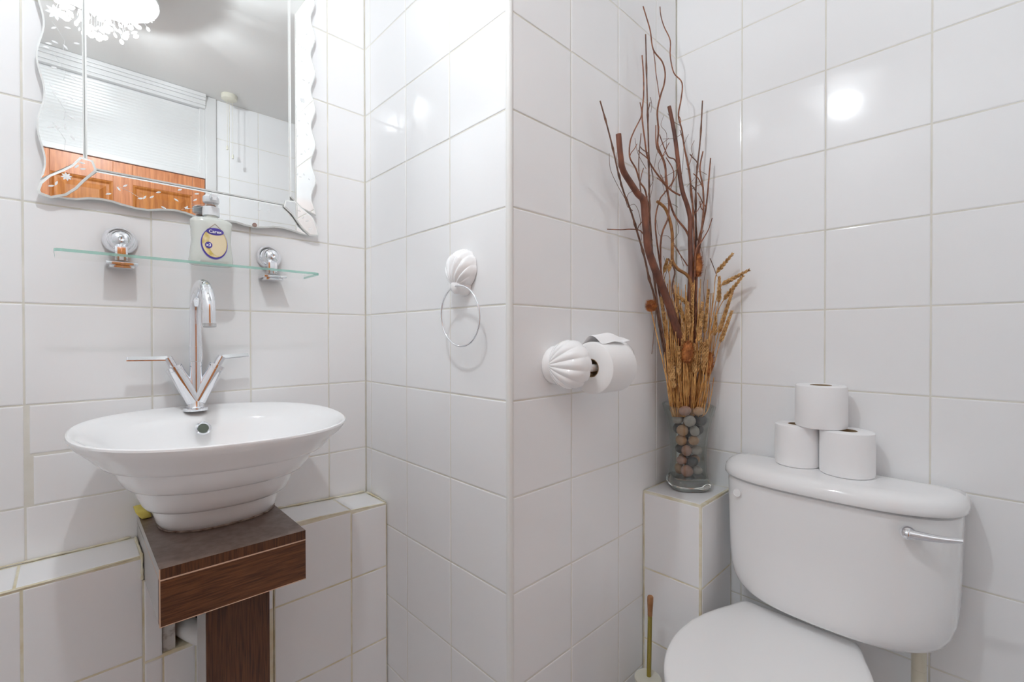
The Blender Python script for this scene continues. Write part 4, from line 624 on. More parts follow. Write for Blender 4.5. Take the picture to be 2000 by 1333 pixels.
# overlaid leaf-shaped corner pieces
bm = bmesh.new(); slab(bm, [(-0.6292, 1.5022), (-0.6414, 1.4825), (-0.6563, 1.4684), (-0.6744, 1.4538), (-0.6870, 1.436), (-0.6905, 1.421), (-0.688, 1.4135), (-0.671, 1.4085), (-0.6492, 1.4185), (-0.6342, 1.4345), (-0.6226, 1.4530), (-0.6046, 1.4770), (-0.6040, 1.4830), (-0.6092, 1.4995)], -0.0198, -0.0235, 0.0042, 0.0016, 0, 1); sprigs(bm, 'cl', -.0236, STARS[1]); obj('corner_piece', bm, [M_MIRROR, M_BEVEL, M_FROST], tm)
bm = bmesh.new(); slab(bm, [(-0.2352, 1.4944), (-0.2391, 1.4768), (-0.2186, 1.4608), (-0.2057, 1.4437), (-0.1926, 1.4274), (-0.1724, 1.4110), (-0.1480, 1.4135), (-0.1489, 1.4224), (-0.1560, 1.4455), (-0.1655, 1.4640), (-0.1923, 1.4825), (-0.2110, 1.4975)], -0.0198, -0.0235, 0.0032, 0.0015, 0, 1); sprigs(bm, 'cr', -.0236); obj('corner_piece', bm, [M_MIRROR, M_BEVEL, M_FROST], tm)
for xs, s in ((-0.6484, 1), (-0.1938, -1)):
    bm = bmesh.new(); slab(bm, [(xs + s * .040, 2.045), (xs + s * .012, 2.062), (xs - s * .030, 2.100), (xs - s * .04, 2.130), (xs - s * .012, 2.128), (xs + s * .020, 2.108), (xs + s * .044, 2.068)], -0.0196, -0.0235, 0.0022, 0.0015, 0, 1); obj('corner_piece', bm, [M_MIRROR, M_BEVEL], tm)
bm = bmesh.new(); lathe(bm, [(0, 0.0004), (0.0055, 0.0003), (0.0055, 0)], (-0.3075, -0.0197, 1.4175), (0, -1, 0), n=16); o = obj('mirror_clip', bm, M_CHIP, tm); o['label'] = 'small brown clip at the bottom edge'

# ------------------------------------------------------------ glass shelf with two chrome brackets
ts = thing('glass_shelf', 'clear glass shelf with green edges on two round chrome brackets below the mirror', 'shelf', (-0.43, -0.06, 1.29))
SX0, SX1, SY, SZ = -0.6668, -0.1890, -0.135, 1.2905
pts = [(SX0, -0.022), (SX1, -0.022)]
for k in range(6): a = -math.pi / 2 * k / 5; pts.append((SX1 - .012 + .012 * math.cos(a), SY + .012 + .012 * math.sin(a)))
for k in range(6): a = -math.pi / 2 - math.pi / 2 * k / 5; pts.append((SX0 + .012 + .012 * math.cos(a), SY + .012 + .012 * math.sin(a)))
bm = bmesh.new(); lo_ = [bm.verts.new((x, y, SZ)) for x, y in pts]; hi_ = [bm.verts.new((x, y, SZ + .0055)) for x, y in pts]
bm.faces.new(lo_); bm.faces.new(hi_)
for k in range(len(pts)): bm.faces.new((lo_[k], lo_[(k + 1) % len(pts)], hi_[(k + 1) % len(pts)], hi_[k])).material_index = 1 if k else 0
obj('glass_pane', bm, [M_SHELF, M_SHELFE], ts)
for bx, lab in ((-0.5665, 'left'), (-0.2700, 'right')):
    bm = bmesh.new()
    lathe(bm, [(0, 0), (0.030, 0), (0.0300, 0.004), (0.027, 0.012), (0.0215, 0.018), (0.0205, 0.019), (0.0200, 0.024), (0.0185, 0.030), (0.012, 0.036), (0.0055, 0.0385), (0.0045, 0.0375), (0, 0.036)], (bx, -0.001, 1.342), (0, -1, 0), n=40)
    o = obj('bracket_rosette', bm, M_CHROME, ts, True, 50)
    bm = bmesh.new(); box(bm, (bx - 0.0105, -0.036, SZ + .0058), (bx + 0.0105, -0.006, 1.326), bev=0.0012); tube(bm, [(bx, -0.040, SZ + .006), (bx, -0.040, SZ + .013)], .004, 12)
    box(bm, (bx - 0.026, -0.058, SZ - .006), (bx + 0.026, -0.004, SZ - .0002), bev=0.001); box(bm, (bx - 0.020, -0.052, SZ - .0115), (bx + 0.020, -0.006, SZ - .0061), bev=0.001)
    obj('bracket_clamp', bm, M_CHROME, ts, True, 30)

# ------------------------------------------------------------ soap bottle on the shelf
BZ = SZ + .0056; BX, BYY = -0.4125, -0.078
tb = thing('soap_bottle', 'pump bottle of milky soap with purple and gold oval label on the glass shelf', 'soap bottle', (BX, BYY, BZ))
bm = bmesh.new(); rings = []
for z, a, b in ((0, .0375, .019), (.002, .0415, .022), (.012, .0425, .0235), (.03, .0405, .0235), (.055, .0378, .0225), (.08, .0390, .0225), (.094, .0408, .022), (.1, .0405, .021), (.1045, .036, .018), (.1075, .022, .015), (.1085, .0125, .0125), (.113, .012, .012)):
    rings.append([(BX + sup(2 * math.pi * k / 40, a, b, 2.9)[0], BYY + sup(2 * math.pi * k / 40, a, b, 2.9)[1], BZ + z) for k in range(40)])
loft(bm, rings); obj('bottle_body', bm, M_SOAP, tb, True, 50)
bm = bmesh.new(); lathe(bm, [(0, .1132), (.0165, .1132), (.0168, .117), (.0160, .133), (.0085, .1345), (.0080, .1355), (.0055, .136), (.0055, .142), (.0150, .143), (.0165, .146), (.0160, .156), (.013, .159), (0, .160)], (BX, BYY, BZ), n=28)
obj('pump_collar', bm, M_PUMP, tb, True, 40)
bm = bmesh.new(); box(bm, (BX - .006, BYY - .036, BZ + .1475), (BX + .006, BYY - .010, BZ + .157), bev=.002); box(bm, (BX - .004, BYY - .037, BZ + .142), (BX + .004, BYY - .031, BZ + .1485), bev=.001); obj('pump_spout', bm, M_PUMP, tb, True, 30)
bm = bmesh.new(); lathe(bm, [(.0057, .1362), (.0095, .1362), (.0095, .1382), (.0057, .1382)], (BX, BYY, BZ), n=20, closed=True); obj('pump_gasket', bm, M_LLINE, tb, True, 40)
def ysurf(z):      # front surface of the bottle at height z
    zs = ((0, .019), (.002, .022), (.012, .0235), (.03, .0235), (.055, .0225), (.08, .0225), (.094, .022), (.1, .021), (.1045, .018))
    for (a, p), (b, q) in zip(zs, zs[1:]):
        if a <= z <= b: return p + (q - p) * (z - a) / (b - a)
    return .02
def label_disc(name, cx, cz, a, b, m, lift, hole=0.0, shift=(0, 0), n=36):
    bm = bmesh.new(); A = []; B = []
    def pt(x, z):
        e = abs(x) / .0395; y = ysurf(max(0, min(.1, z))) * (max(0, 1 - e ** 2.9)) ** (1 / 2.9)
        return (BX + x, BYY - y - lift, BZ + z)
    R_ = [0.0, .35, .7, 1.0] if not hole else [hole, 1.0]
    prev = None
    for r in R_:
        cur = []
        for k in range(n):
            t = 2 * math.pi * k / n
            sx, sz = (shift if r < 1 and hole else (0, 0))
            cur.append(bm.verts.new(pt(cx + sx + a * r * math.cos(t), cz + sz + b * r * math.sin(t))) if r > 0 else None)
        if r == 0: ctr = bm.verts.new(pt(cx, cz)); prev = 'c'
        else:
            if prev == 'c':
                for k in range(n): bm.faces.new((ctr, cur[k], cur[(k + 1) % n]))
            elif prev:
                for k in range(n): bm.faces.new((prev[k], prev[(k + 1) % n], cur[(k + 1) % n], cur[k]))
            prev = cur
    return obj(name, bm, m, tb)
label_disc('label_rim', .002, .0475, .0265, .0355, M_LILAC, .0005)
label_disc('label_crescent', .002, .0475, .0258, .0348, M_PURPLE, .0008, hole=.93, shift=(.0012, .0022))
label_disc('label_oval', .0026, .0492, .0242, .0325, M_LGOLD, .0010)
label_disc('label_centre', .008, .0480, .0170, .0275, M_LPEACH, .0013)
label_disc('brand_oval', .003, .0745, .0170, .0080, M_PURPLE, .0017)
label_disc('badge_disc', -.0095, .0430, .0070, .0072, M_PURPLE, .0017)
TM = lambda x, z, lift: Matrix.Translation((BX + x, BYY - .0235 - lift, BZ + z)) @ Matrix.Rotation(math.pi / 2, 4, 'X')
mesh_text('brand_text', 'Carex', .0098, TM(.003, .0740, .0014), M_LWHITE, tb)
mesh_text('badge_text', 'x3', .0095, TM(-.0095, .0432, .0012), M_LWHITE, tb)
bm = bmesh.new(); y_ = BYY - .0232; tube(bm, [(BX - .008, y_, BZ + .0815), (BX + .003, y_, BZ + .0925), (BX + .014, y_, BZ + .0815)], .0005, 6); obj('label_line', bm, M_LLINE, tb)

# ------------------------------------------------------------ basin cabinet
tc_ = thing('basin_stand', 'walnut veneer cabinet top and post carrying the basin', 'cabinet', (-0.425, -0.2, 0))
CZ1, CZ0, CYF, CX0, CX1 = 0.743, 0.645, -0.347, -0.541, -0.306
def skew(bm_):
    for v in bm_.verts: v.co.y += (v.co.x - CX0) * -0.03 * (1 if v.co.y < -0.2 else 0)
bm = bmesh.new(); box(bm, (CX0, CYF, CZ1 - .018), (CX1, -0.002, CZ1)); skew(bm)
for f in bm.faces: f.material_index = 1 if f.normal.y < -0.5 or False else 0
bm.normal_update()
for f in bm.faces: f.material_index = 1 if f.normal.y < -.5 else (2 if f.normal.x < -.5 else 0)
obj('counter_top', bm, [M_WALTOP, M_WALNUTV, M_MELAM], tc_)
bm = bmesh.new(); box(bm, (CX0, CYF, CZ1 - .0205), (CX1, -0.13, CZ1 - .0181)); skew(bm); o = obj('pale_edge', bm, M_PALEEDGE, tc_); o['label'] = 'thin pale edging line'
bm = bmesh.new(); box(bm, (CX0, CYF, CZ0), (CX1, CYF + .016, CZ1 - .0206)); skew(bm)
obj('front_panel', bm, M_WALNUT, tc_)
bm = bmesh.new(); box(bm, (CX0, CYF + .0161, CZ0), (CX0 + .016, -0.002, CZ1 - .0206)); skew(bm); o = obj('side_panel', bm, M_MELAM, tc_)
bm = bmesh.new(); box(bm, (CX1 - .016, CYF + .0161, CZ0), (CX1, -0.002, CZ1 - .0206)); skew(bm); o = obj('side_panel', bm, M_WALNUT, tc_)
bm = bmesh.new(); box(bm, (CX0 - .0004, CYF - .0006, CZ0), (CX0 + .0012, CYF + .001, CZ1)); box(bm, (CX0, CYF - .0008, CZ0 - .0006), (CX1, CYF + .001, CZ0 + .0006)); skew(bm); obj('edge_line', bm, M_PALEEDGE, tc_)
bm = bmesh.new(); box(bm, (-0.4685, -0.31, 0.001), (-0.361, -0.292, CZ0 - .001)); obj('post_front', bm, M_WALNUTV, tc_)
bm = bmesh.new(); box(bm, (-0.4695, -0.3085, 0.001), (-0.4686, -0.232, CZ0 - .001)); box(bm, (-0.4685, -0.2915, 0.001), (-0.453, -0.232, CZ0 - .001)); o = obj('post_side', bm, M_MELAM, tc_); o['label'] = 'pale grey side of the post'
bm = bmesh.new(); box(bm, (-0.377, -0.2915, 0.001), (-0.361, -0.232, CZ0 - .001)); obj('post_side', bm, M_WALNUTV, tc_)
bm = bmesh.new(); box(bm, (CX0 + .017, -0.3, CZ0 + .001), (CX1 - .017, -0.22, CZ0 + .015)); obj('bottom_rail', bm, M_WALNUT, tc_)
# waste pipe in the gap under the cabinet
bm = bmesh.new(); tube(bm, smooth_line([(-0.425, -0.15, 0.60), (-0.43, -0.155, 0.53), (-0.440, -0.16, 0.50), (-0.470, -0.085, 0.50), (-0.47, -0.055, 0.50)], 6), 0.021, 20)
tag(obj('waste_pipe', bm, mat('white_pipe', (0.75, 0.75, 0.74), .35), smooth=True, auto=50), 'white plastic waste pipe in the dark gap under the basin cabinet', 'pipe')

# yellow sponge behind the basin foot
bm = bmesh.new(); box(bm, (-0.538, -0.060, CZ1 + .0006), (-0.518, -0.010, CZ1 + .022), bev=0.006)
for v in bm.verts: v.co.x -= (v.co.z - CZ1) * 0.6
tag(obj('sponge', bm, M_YELLOW, smooth=True), 'yellow sponge tucked behind the left side of the basin', 'sponge')

# ------------------------------------------------------------ basin
tb2 = thing('washbasin', 'white oval ceramic countertop basin with stepped sides', 'sink', (-0.42, -0.15, CZ1))
def bring(cx, cy, a, b, z, n=2.3, tilt=0.0, N=88):
    out = []
    for k in range(N):
        x, y = sup(2 * math.pi * k / N, a, b, n); x += cx; y += cy
        out.append((x, y, z + tilt * (0.06 * (y + 0.208) - 0.02 * (x + 0.417))))
    return out
R_ = [
 bring(-.410, -.121, .104, .092, CZ1 + .0015, 2.4), bring(-.410, -.121, .108, .096, CZ1 + .004, 2.4), bring(-.411, -.123, .1125, .1015, .757, 2.4), bring(-.412, -.126, .1165, .106, .776, 2.4, .2), bring(-.413, -.127, .1180, .1080, .7912, 2.4, .3),
 bring(-.413, -.129, .1260, .1160, .7906, 2.4, .3), bring(-.413, -.131, .1315, .1215, .7930, 2.4, .35), bring(-.413, -.133, .1350, .1250, .7990, 2.4, .4), bring(-.414, -.142, .1420, .1325, .820, 2.4, .45), bring(-.4145, -.147, .1455, .1365, .8448, 2.4, .55),
 bring(-.4145, -.150, .1550, .1455, .8442, 2.4, .55), bring(-.4145, -.154, .1615, .1520, .8470, 2.4, .58), bring(-.415, -.157, .1650, .1555, .853, 2.4, .6), bring(-.4155, -.167, .1735, .1625, .873, 2.4, .7), bring(-.416, -.173, .1785, .1670, .8970, 2.38, .85),
 bring(-.416, -.177, .1890, .1745, .8962, 2.37, .85), bring(-.416, -.180, .1975, .1805, .8990, 2.37, .85), bring(-.416, -.182, .2020, .1835, .905, 2.37, .87), bring(-.4165, -.192, .2175, .189, .925, 2.36, .9), bring(-.417, -.202, .2310, .1948, .941, 2.35, 1),
 bring(-.417, -.206, .2355, .1975, .950, 2.35, 1), bring(-.417, -.208, .2373, .1985, .9555, 2.35, 1), bring(-.417, -.208, .2365, .198, .959, 2.35, 1), bring(-.417, -.208, .2340, .1955, .9605, 2.35, 1),
]
# inside: narrow rim, deck at the back for the tap
R_ += [bring(-.417, -.210, .229, .190, .9595, 2.35, 1), bring(-.417, -.2165, .222, .178, .954, 2.32, 1), bring(-.417, -.2215, .212, .159, .944, 2.3, 1), bring(-.417, -.219, .199, .147, .930, 2.3, 1), bring(-.417, -.209, .178, .131, .905, 2.3, .9),
       bring(-.416, -.199, .154, .112, .870, 2.3, .7), bring(-.415, -.190, .122, .090, .848, 2.2, .5), bring(-.414, -.184, .078, .058, .834, 2.1), bring(-.414, -.182, .02, .02, .830, 2)]
bm = bmesh.new(); loft(bm, R_)
obj('basin_bowl', bm, M_CERAM, tb2, True, 38)
bm = bmesh.new(); lathe(bm, [(0, .0), (.019, .0), (.021, .002), (.012, .003), (0, .003)], (-.414, -.182, .831), n=24); obj('basin_plug', bm, M_CHROME, tb2, True, 40)
n_ = Vector((0.02, -1, 0.55)).normalized()
OV = Vector((-0.4325, -0.0885, 0.928))
bm = bmesh.new(); lathe(bm, [(.0105, .001), (.0155, .001), (.0155, .004), (.0125, .0058), (.0105, .004)], OV, n_, n=28, closed=True); obj('overflow_ring', bm, M_CHROME, tb2, True, 40)
bm = bmesh.new(); lathe(bm, [(0, .0028), (.0105, .0028), (.0105, .001)], OV, n_, n=24); o = obj('overflow_hole', bm, mat('overflow_dark', (.10, .12, .09), .4), tb2); 
bm = bmesh.new(); tube(bm, bring(-.410, -.121, .1075, .0955, CZ1 + .0018, 2.4)[44:88] , .0022, 6); obj('sealant', bm, M_SILIC, tb2, True)

# ------------------------------------------------------------ tap
tt = thing('basin_tap', 'chrome mixer tap with tall hooked spout and two lever handles', 'tap', (-.4385, -.046, .966))
tx, ty, tz = -.4385, -.0465, .9655
bm = bmesh.new(); lathe(bm, [(0, 0), (.0235, 0), (.0240, .003), (.0235, .007), (.0175, .0085), (.0165, .010), (.0160, .026), (.012, .036), (0, .037)], (tx, ty, tz), n=36); obj('tap_base', bm, M_CHROME, tt, True, 40)
bm = bmesh.new(); tube(bm, [(tx, ty, tz + .02), (tx, ty, tz + .112)], .0125, 28); tube(bm, [(tx, ty, tz + .113), (tx, ty, tz + .147)], .0135, 28); obj('tap_body', bm, M_CHROME, tt, True, 40)
sp = [(tx, ty, tz + .1472), (tx, ty, tz + .225)]
for k in range(1, 13):
    a = math.pi * k / 12; sp.append((tx, ty - .072 + .072 * math.cos(a), tz + .225 + .058 * math.sin(a)))
sp += [(tx, ty - .1445, tz + .210), (tx, ty - .1455, tz + .196)]
bm = bmesh.new(); tube(bm, sp, .0118, 28); obj('spout', bm, M_CHROME, tt, True, 40)
bm = bmesh.new(); tube(bm, [(tx, ty - .1455, tz + .1958), (tx, ty - .1462, tz + .189)], .0123, 28); obj('aerator', bm, mat('dull_chrome', (.6, .6, .6), .3, metal=1), tt, True, 40)
for s in (-1, 1):
    a0 = Vector((tx + s * .003, ty, tz + .022)); d = Vector((s * .44, 0, .90)).normalized(); e = a0 + d * .082
    bm = bmesh.new(); tube(bm, [a0, a0 + d * .080], .0165, 28); tube(bm, [a0 + d * .0805, a0 + d * .0895], .0171, 28); obj('valve_arm', bm, M_CHROME, tt, True, 40)
    bm = bmesh.new(); h = a0 + d * .090; tube(bm, [h, h + d * .022], .0088, 20); q = h + d * .018
    L_ = .070 if s < 0 else .055
    ring = []
    for k in range(9):
        u = k / 8; w_ = .0062 + .0016 * u; th = .0050 - .0006 * u
        cx_, cz_ = q.x + s * (.002 + L_ * u), q.z + .002 + .004 * u * (1 if s > 0 else .2)
        ring.append([(cx_, ty - w_, cz_ - th), (cx_, ty + w_, cz_ - th), (cx_, ty + w_, cz_ - th * .5), (cx_, ty + w_ * .4, cz_ + th), (cx_, ty - w_ * .1, cz_ + th), (cx_, ty - w_, cz_ - th * .5)])
    loft(bm, ring); obj('lever', bm, M_CHROME, tt, True, 35)

# ------------------------------------------------------------ scallop shells
def scallop(bm, hinge, up, side, out, Rr, W, bulge, ribs, rib=0.1, n1=26, n2=140, tmax=150):
    """domed shell: ribs run from the hinge to a rounded fan edge"""
    hinge, up, side, out = map(Vector, (hinge, up, side, out)); grid = []
    for i in range(n1 + 1):
        s = .06 + .94 * i / n1; row = []
        for j in range(n2 + 1):
            t = j / n2 * 2 - 1; th = math.radians(tmax) * t
            rbs = abs(math.cos(t * ribs * math.pi / 2)) ** .8
            edge = 1 + .035 * (rbs - .5) * s
            u = s * (.5 + .5 * math.cos(th)) * edge + .02; v = s * math.sin(th) * edge
            rho = min(1, math.hypot((u - .5) / .54, v / 1.04))
            h = .003 + bulge * (1 - rho ** 2.6) ** .62 * (1 - rib * (1 - rbs) * min(1, s * 1.6))
            row.append(bm.verts.new(hinge + up * (Rr * u) + side * (W * v) + out * h))
        grid.append(row)
    for i in range(n1):
        for j in range(n2): bm.faces.new((grid[i][j], grid[i][j + 1], grid[i + 1][j + 1], grid[i + 1][j]))
    rim = grid[-1] + [grid[i][n2] for i in range(n1 - 1, -1, -1)] + grid[0][-2::-1] + [grid[i][0] for i in range(1, n1)]
    low = [bm.verts.new(v.co - out * ((v.co - hinge).dot(out) - 0.0006)) for v in rim]
    for k in range(len(rim)): bm.faces.new((rim[k], rim[(k + 1) % len(rim)], low[(k + 1) % len(rim)], low[k]))
    bm.faces.new(low)

# towel ring on the centre wall
tr = thing('towel_ring', 'white ceramic scallop shell holding a thin chrome towel ring', 'towel ring', (0, -.49, 1.25))
bm = bmesh.new()
scallop(bm, (-.0015, -.488, 1.240), (0, 0, 1), (0, -1, 0), (-1, 0, 0), .088, .041, .042, 9, rib=.20)
lathe(bm, [(0, 0), (.021, 0), (.0205, .012), (.0185, .024), (.014, .032), (.007, .036), (0, .037)], (-.0015, -.488, 1.246), (-1, 0, 0), n=28)
obj('shell_mount', bm, M_CERAM, tr, True, 50)
bm = bmesh.new(); lathe(bm, [(0, .0006), (.0040, .0006), (.0042, 0)], (-.0290, -.5010, 1.2480), Vector((-.65, -.70, .0)), n=16); obj('mount_hole', bm, mat('rusty_hole', (.20, .10, .05), .8), tr)
rc = Vector((-.031, -.505, 1.179)); pts = [rc + Vector((-.004 * math.cos(2 * math.pi * k / 48), .0685 * math.sin(2 * math.pi * k / 48), .0665 * math.cos(2 * math.pi * k / 48))) for k in range(49)]
bm = bmesh.new(); tube(bm, pts, .0021, 10, caps=False); obj('ring', bm, M_CHROME, tr, True)

# toilet paper holder
th = thing('paper_holder', 'white ceramic shell shaped toilet paper holder on the tiled wall', 'paper holder', (.20, CORNER_Y, 1.06))
for hx, sg, tilt in ((.128, -1, .22), (.322, 1, -.22)):
    bm = bmesh.new()
    up = Vector((tilt, -1, .06)).normalized(); side = Vector((0, 0.06, 1)).normalized(); out = side.cross(up).normalized()
    if out.x * sg < 0: out = -out
    scallop(bm, (hx, CORNER_Y - .002, 1.070), up, side, out, .094, .053, .040, 9, rib=.13)
    lathe(bm, [(0, 0), (.042, 0), (.0435, .004), (.042, .010), (.036, .018), (.02, .024), (0, .026)], (hx - sg * .010, CORNER_Y - .0008, 1.070), (0, -1, 0), n=36)
    obj('shell_arm', bm, M_CERAM, th, True, 50)
bm = bmesh.new(); tube(bm, [(.150, -.703, 1.064), (.312, -.703, 1.064)], .0085, 16); obj('spindle', bm, M_PLASTIC, th, True, 40)

def roll_profile(R, r, h):
    return [(r, .001), (r + .004, 0), (R - .004, 0), (R - .001, .002), (R, .006), (R, h - .006), (R - .001, h - .002), (R - .004, h), (r + .004, h), (r, h - .001)]
def paper_roll(name, base, axis, R, r, h, label, m=None, group=None, squash=1.0):
    base = Vector(base); axis = Vector(axis)
    t = thing(name, label, 'toilet roll', base, group)
    bm = bmesh.new(); lathe(bm, roll_profile(R, r, h), base, axis, n=56, closed=True)
    obj('paper', bm, m or M_PAPER, t, True, 40)
    bm = bmesh.new(); lathe(bm, [(r - .0012, .0005), (r - .0003, .0005), (r - .0003, h - .0005), (r - .0012, h - .0005)], base, axis, n=36, closed=True)
    o = obj('core', bm, M_CORE, t, True, 40); o['label'] = 'brown cardboard core'
    return t

hr = paper_roll('toilet_roll', (.178, -.703, 1.064), (1, 0, 0), .058, .0205, .098, 'white toilet roll hanging on the shell holder, its last sheet folded on top', m=M_EMBOSS)
# last sheet loosely folded on top, one corner lifted
bm = bmesh.new(); G = []
for i in range(17):
    u = i / 16; row = []
    for j in range(17):
        v = j / 16; y = -.672 - .056 * v
        top_ = 1.064 + math.sqrt(max(0, .0592 ** 2 - (y + .703) ** 2))
        lift = .017 * math.sin(math.pi * min(1, v * 1.05)) * (.25 + .75 * math.sin(math.pi * (.15 + .75 * u))) + .006 * v * v * u + .0015 * math.sin(9 * u + 4 * v)
        row.append(bm.verts.new((.184 + .090 * u + .010 * v * u, y - .008 * v * u, top_ + .0006 + lift * min(1, v * 3))))
    G.append(row)
for i in range(16):
    for j in range(16): bm.faces.new((G[i][j], G[i][j + 1], G[i + 1][j + 1], G[i + 1][j]))
obj('loose_sheet', bm, M_PAPER, hr, True, 60)

# ------------------------------------------------------------ toilet
tw = thing('toilet', 'white toilet with closed lid and a separate low cistern on the tiled wall', 'toilet', (.45, -1.0, 0))
CY = -1.0495
def dring(z, hw, xf, xb=.7000, n=4.0, cy=CY, N=48, bow=.02):
    out = []
    for k in range(N + 1):
        t = math.pi * k / N; c, s = math.cos(t), math.sin(t)
        yy = hw * math.copysign(abs(c) ** (2 / n), c); dd = (xb - xf) * abs(s) ** (2 / n)
        dd *= 1 - bow / (xb - xf) * (yy / hw) ** 2
        out.append((xb - dd, cy + yy, z))
    return out
bm = bmesh.new(); rr_ = []
hwf = lambda z: .2225 + .006 * (z - .5) / .27
for z, sh, fx in ((.470, .085, .040), (.473, .060, .026), (.480, .040, .016), (.490, .026, .0095), (.503, .0155, .005), (.520, .008, .002), (.545, .003, 0), (.58, .001, 0), (.64, 0, 0), (.70, 0, -.001), (.76, 0, -.002), (.7690, .0005, -.002), (.7700, .0025, 0), (.7700, .018, .015), (.7755, .020, .017)):
    rr_.append(dring(z, hwf(z) - sh, .546 + fx))
loft(bm, rr_); cis = obj('cistern', bm, M_CERAM, tw, True, 55)
bm = bmesh.new(); rr_ = []
for z, sh in ((.7762, .004), (.7765, .001), (.779, -.001), (.787, -.001), (.797, .001), (.804, .006), (.8085, .014), (.811, .024), (.812, .04), (.8125, .07)):
    rr_.append(dring(z, .2360 - sh, .531 + sh * 1.0, xb=.7035 - max(0, sh - .01) * .3, n=3.6))
loft(bm, rr_); obj('cistern_lid', bm, M_CERAM, tw, True, 55)
bm = bmesh.new(); lathe(bm, [(.0085, 0), (.0095, .0012), (.0105, 0)], (.5645, -.8700, .7385), Vector((-1, .22, 0)), n=24); lathe(bm, [(0, .0008), (.0088, .0004), (.009, -.001)], (.5645, -.8700, .7385), Vector((-1, .22, 0)), n=24)
o = obj('embossed_badge', bm, M_CERAM, cis, True, 60)
lv = Vector((.547, -1.2010, .7440))
bm = bmesh.new(); lathe(bm, [(0, 0), (.0130, 0), (.0135, .006), (.0115, .012), (.0060, .019), (0, .021)], lv, (-1, 0, 0), n=24)
ring = []
for k in range(11):
    u = k / 10; c = lv + Vector((-.013 + .001 * u, -.004 - .074 * u, .002 + .0085 * u * u * 1.0)); w_ = .0085 * (1 - .50 * u) ; h_ = .0085 * (1 - .58 * u) + .0008
    ring.append([(c.x + w_ * math.cos(a), c.y, c.z + h_ * math.sin(a)) for a in [2 * math.pi * q / 12 for q in range(12)]])
loft(bm, ring); obj('flush_lever', bm, M_CHROME, cis, True, 50)

PY = -.992
def pring(z, xf, xb, hw, n=2.4, N=56, egg=.18):
    cx_, a = (xf + xb) / 2, (xb - xf) / 2; out = []
    for k in range(N):
        x, y = sup(2 * math.pi * k / N, a, hw, n); y *= 1 - egg * max(0, -x / a) * .35
        out.append((cx_ + x, PY + y, z))
    return out
bm = bmesh.new()
loft(bm, [pring(.0, .33, .66, .105, 3), pring(.02, .33, .66, .105, 3), pring(.06, .345, .655, .098, 3), pring(.16, .34, .655, .098, 2.8), pring(.24, .30, .66, .115, 2.6), pring(.31, .24, .665, .145, 2.5), pring(.37, .19, .67, .172, 2.4), pring(.398, .168, .67, .180, 2.4), pring(.404, .172, .668, .177, 2.4)])
obj('pan', bm, M_CERAM, tw, True, 55)
def seat_outline(ins=0.0, N=64):
    # rounded front, shoulders narrowing to the hinges at the back
    out = []
    for k in range(N + 1):
        t = math.pi / 2 + math.pi * k / N
        x = .385 + (.242 - ins) * math.cos(t) * 1.0; y = (.182 - ins) * math.copysign(abs(math.sin(t)) ** .93, math.sin(t))
        out.append((x, y))
    s = [(.430, .1795), (.480, .1690), (.520, .1560), (.555, .1420), (.580, .1330), (.598, .1265), (.6105, .1200)]
    for x, y in s: out.append((x - ins * .3, -(y - ins)))
    for x, y in reversed(s): out.append((x - ins * .3, y - ins))
    return out
bm = bmesh.new(); loft(bm, [[(x, PY + y, z) for x, y in seat_outline(i)] for z, i in ((.4055, .006), (.407, .002), (.415, .001), (.424, .002), (.427, .006))]); obj('seat', bm, M_PLASTIC, tw, True, 50)
bm = bmesh.new(); loft(bm, [[(x, PY + y, z) for x, y in seat_outline(i)] for z, i in ((.4285, .004), (.430, .0), (.440, -.001), (.446, .0), (.4495, .0035), (.4505, .010), (.4512, .022), (.4522, .06), (.4525, .10))]); obj('lid', bm, M_PLASTIC, tw, True, 50)
for s in (-1, 1):
    bm = bmesh.new(); tube(bm, [(.622, PY + s * .07 - .02, .428), (.622, PY + s * .07 + .02, .428)], .009, 16); tube(bm, [(.622, PY + s * .07, .405), (.622, PY + s * .07, .425)], .007, 12); obj('hinge', bm, M_PLASTIC, tw, True, 40)
bm = bmesh.new(); tube(bm, smooth_line([(.655, CY + .05, .470), (.655, CY + .05, .44), (.652, -1.0, .38), (.64, -.995, .33)], 6), .020, 20); obj('flush_pipe', bm, M_PLASTIC, tw, True, 50)
bm = bmesh.new(); tube(bm, [(.641, -1.2105, .474), (.641, -1.2105, .43)], .0125, 20); tube(bm, [(.641, -1.2105, .4296), (.641, -1.2105, .0)], .0125, 20)
tag(obj('supply_pipe', bm, M_CREAMP, smooth=True, auto=40), 'cream painted pipe running down below the right end of the cistern', 'pipe')

# ------------------------------------------------------------ three rolls on the cistern
LZ = .8130
paper_roll('toilet_roll', (.6665, -.9775, LZ), (0, 0, 1), .0490, .0200, .1015, 'left lower white toilet roll standing on the cistern lid')
paper_roll('toilet_roll', (.6555, -1.0815, LZ), (0, 0, 1), .0535, .0205, .1015, 'right lower white toilet roll standing on the cistern lid')
paper_roll('toilet_roll', (.6600, -1.0290, LZ + .1020), (0, 0, 1), .0535, .0225, .1010, 'white toilet roll on top of the two others above the cistern')

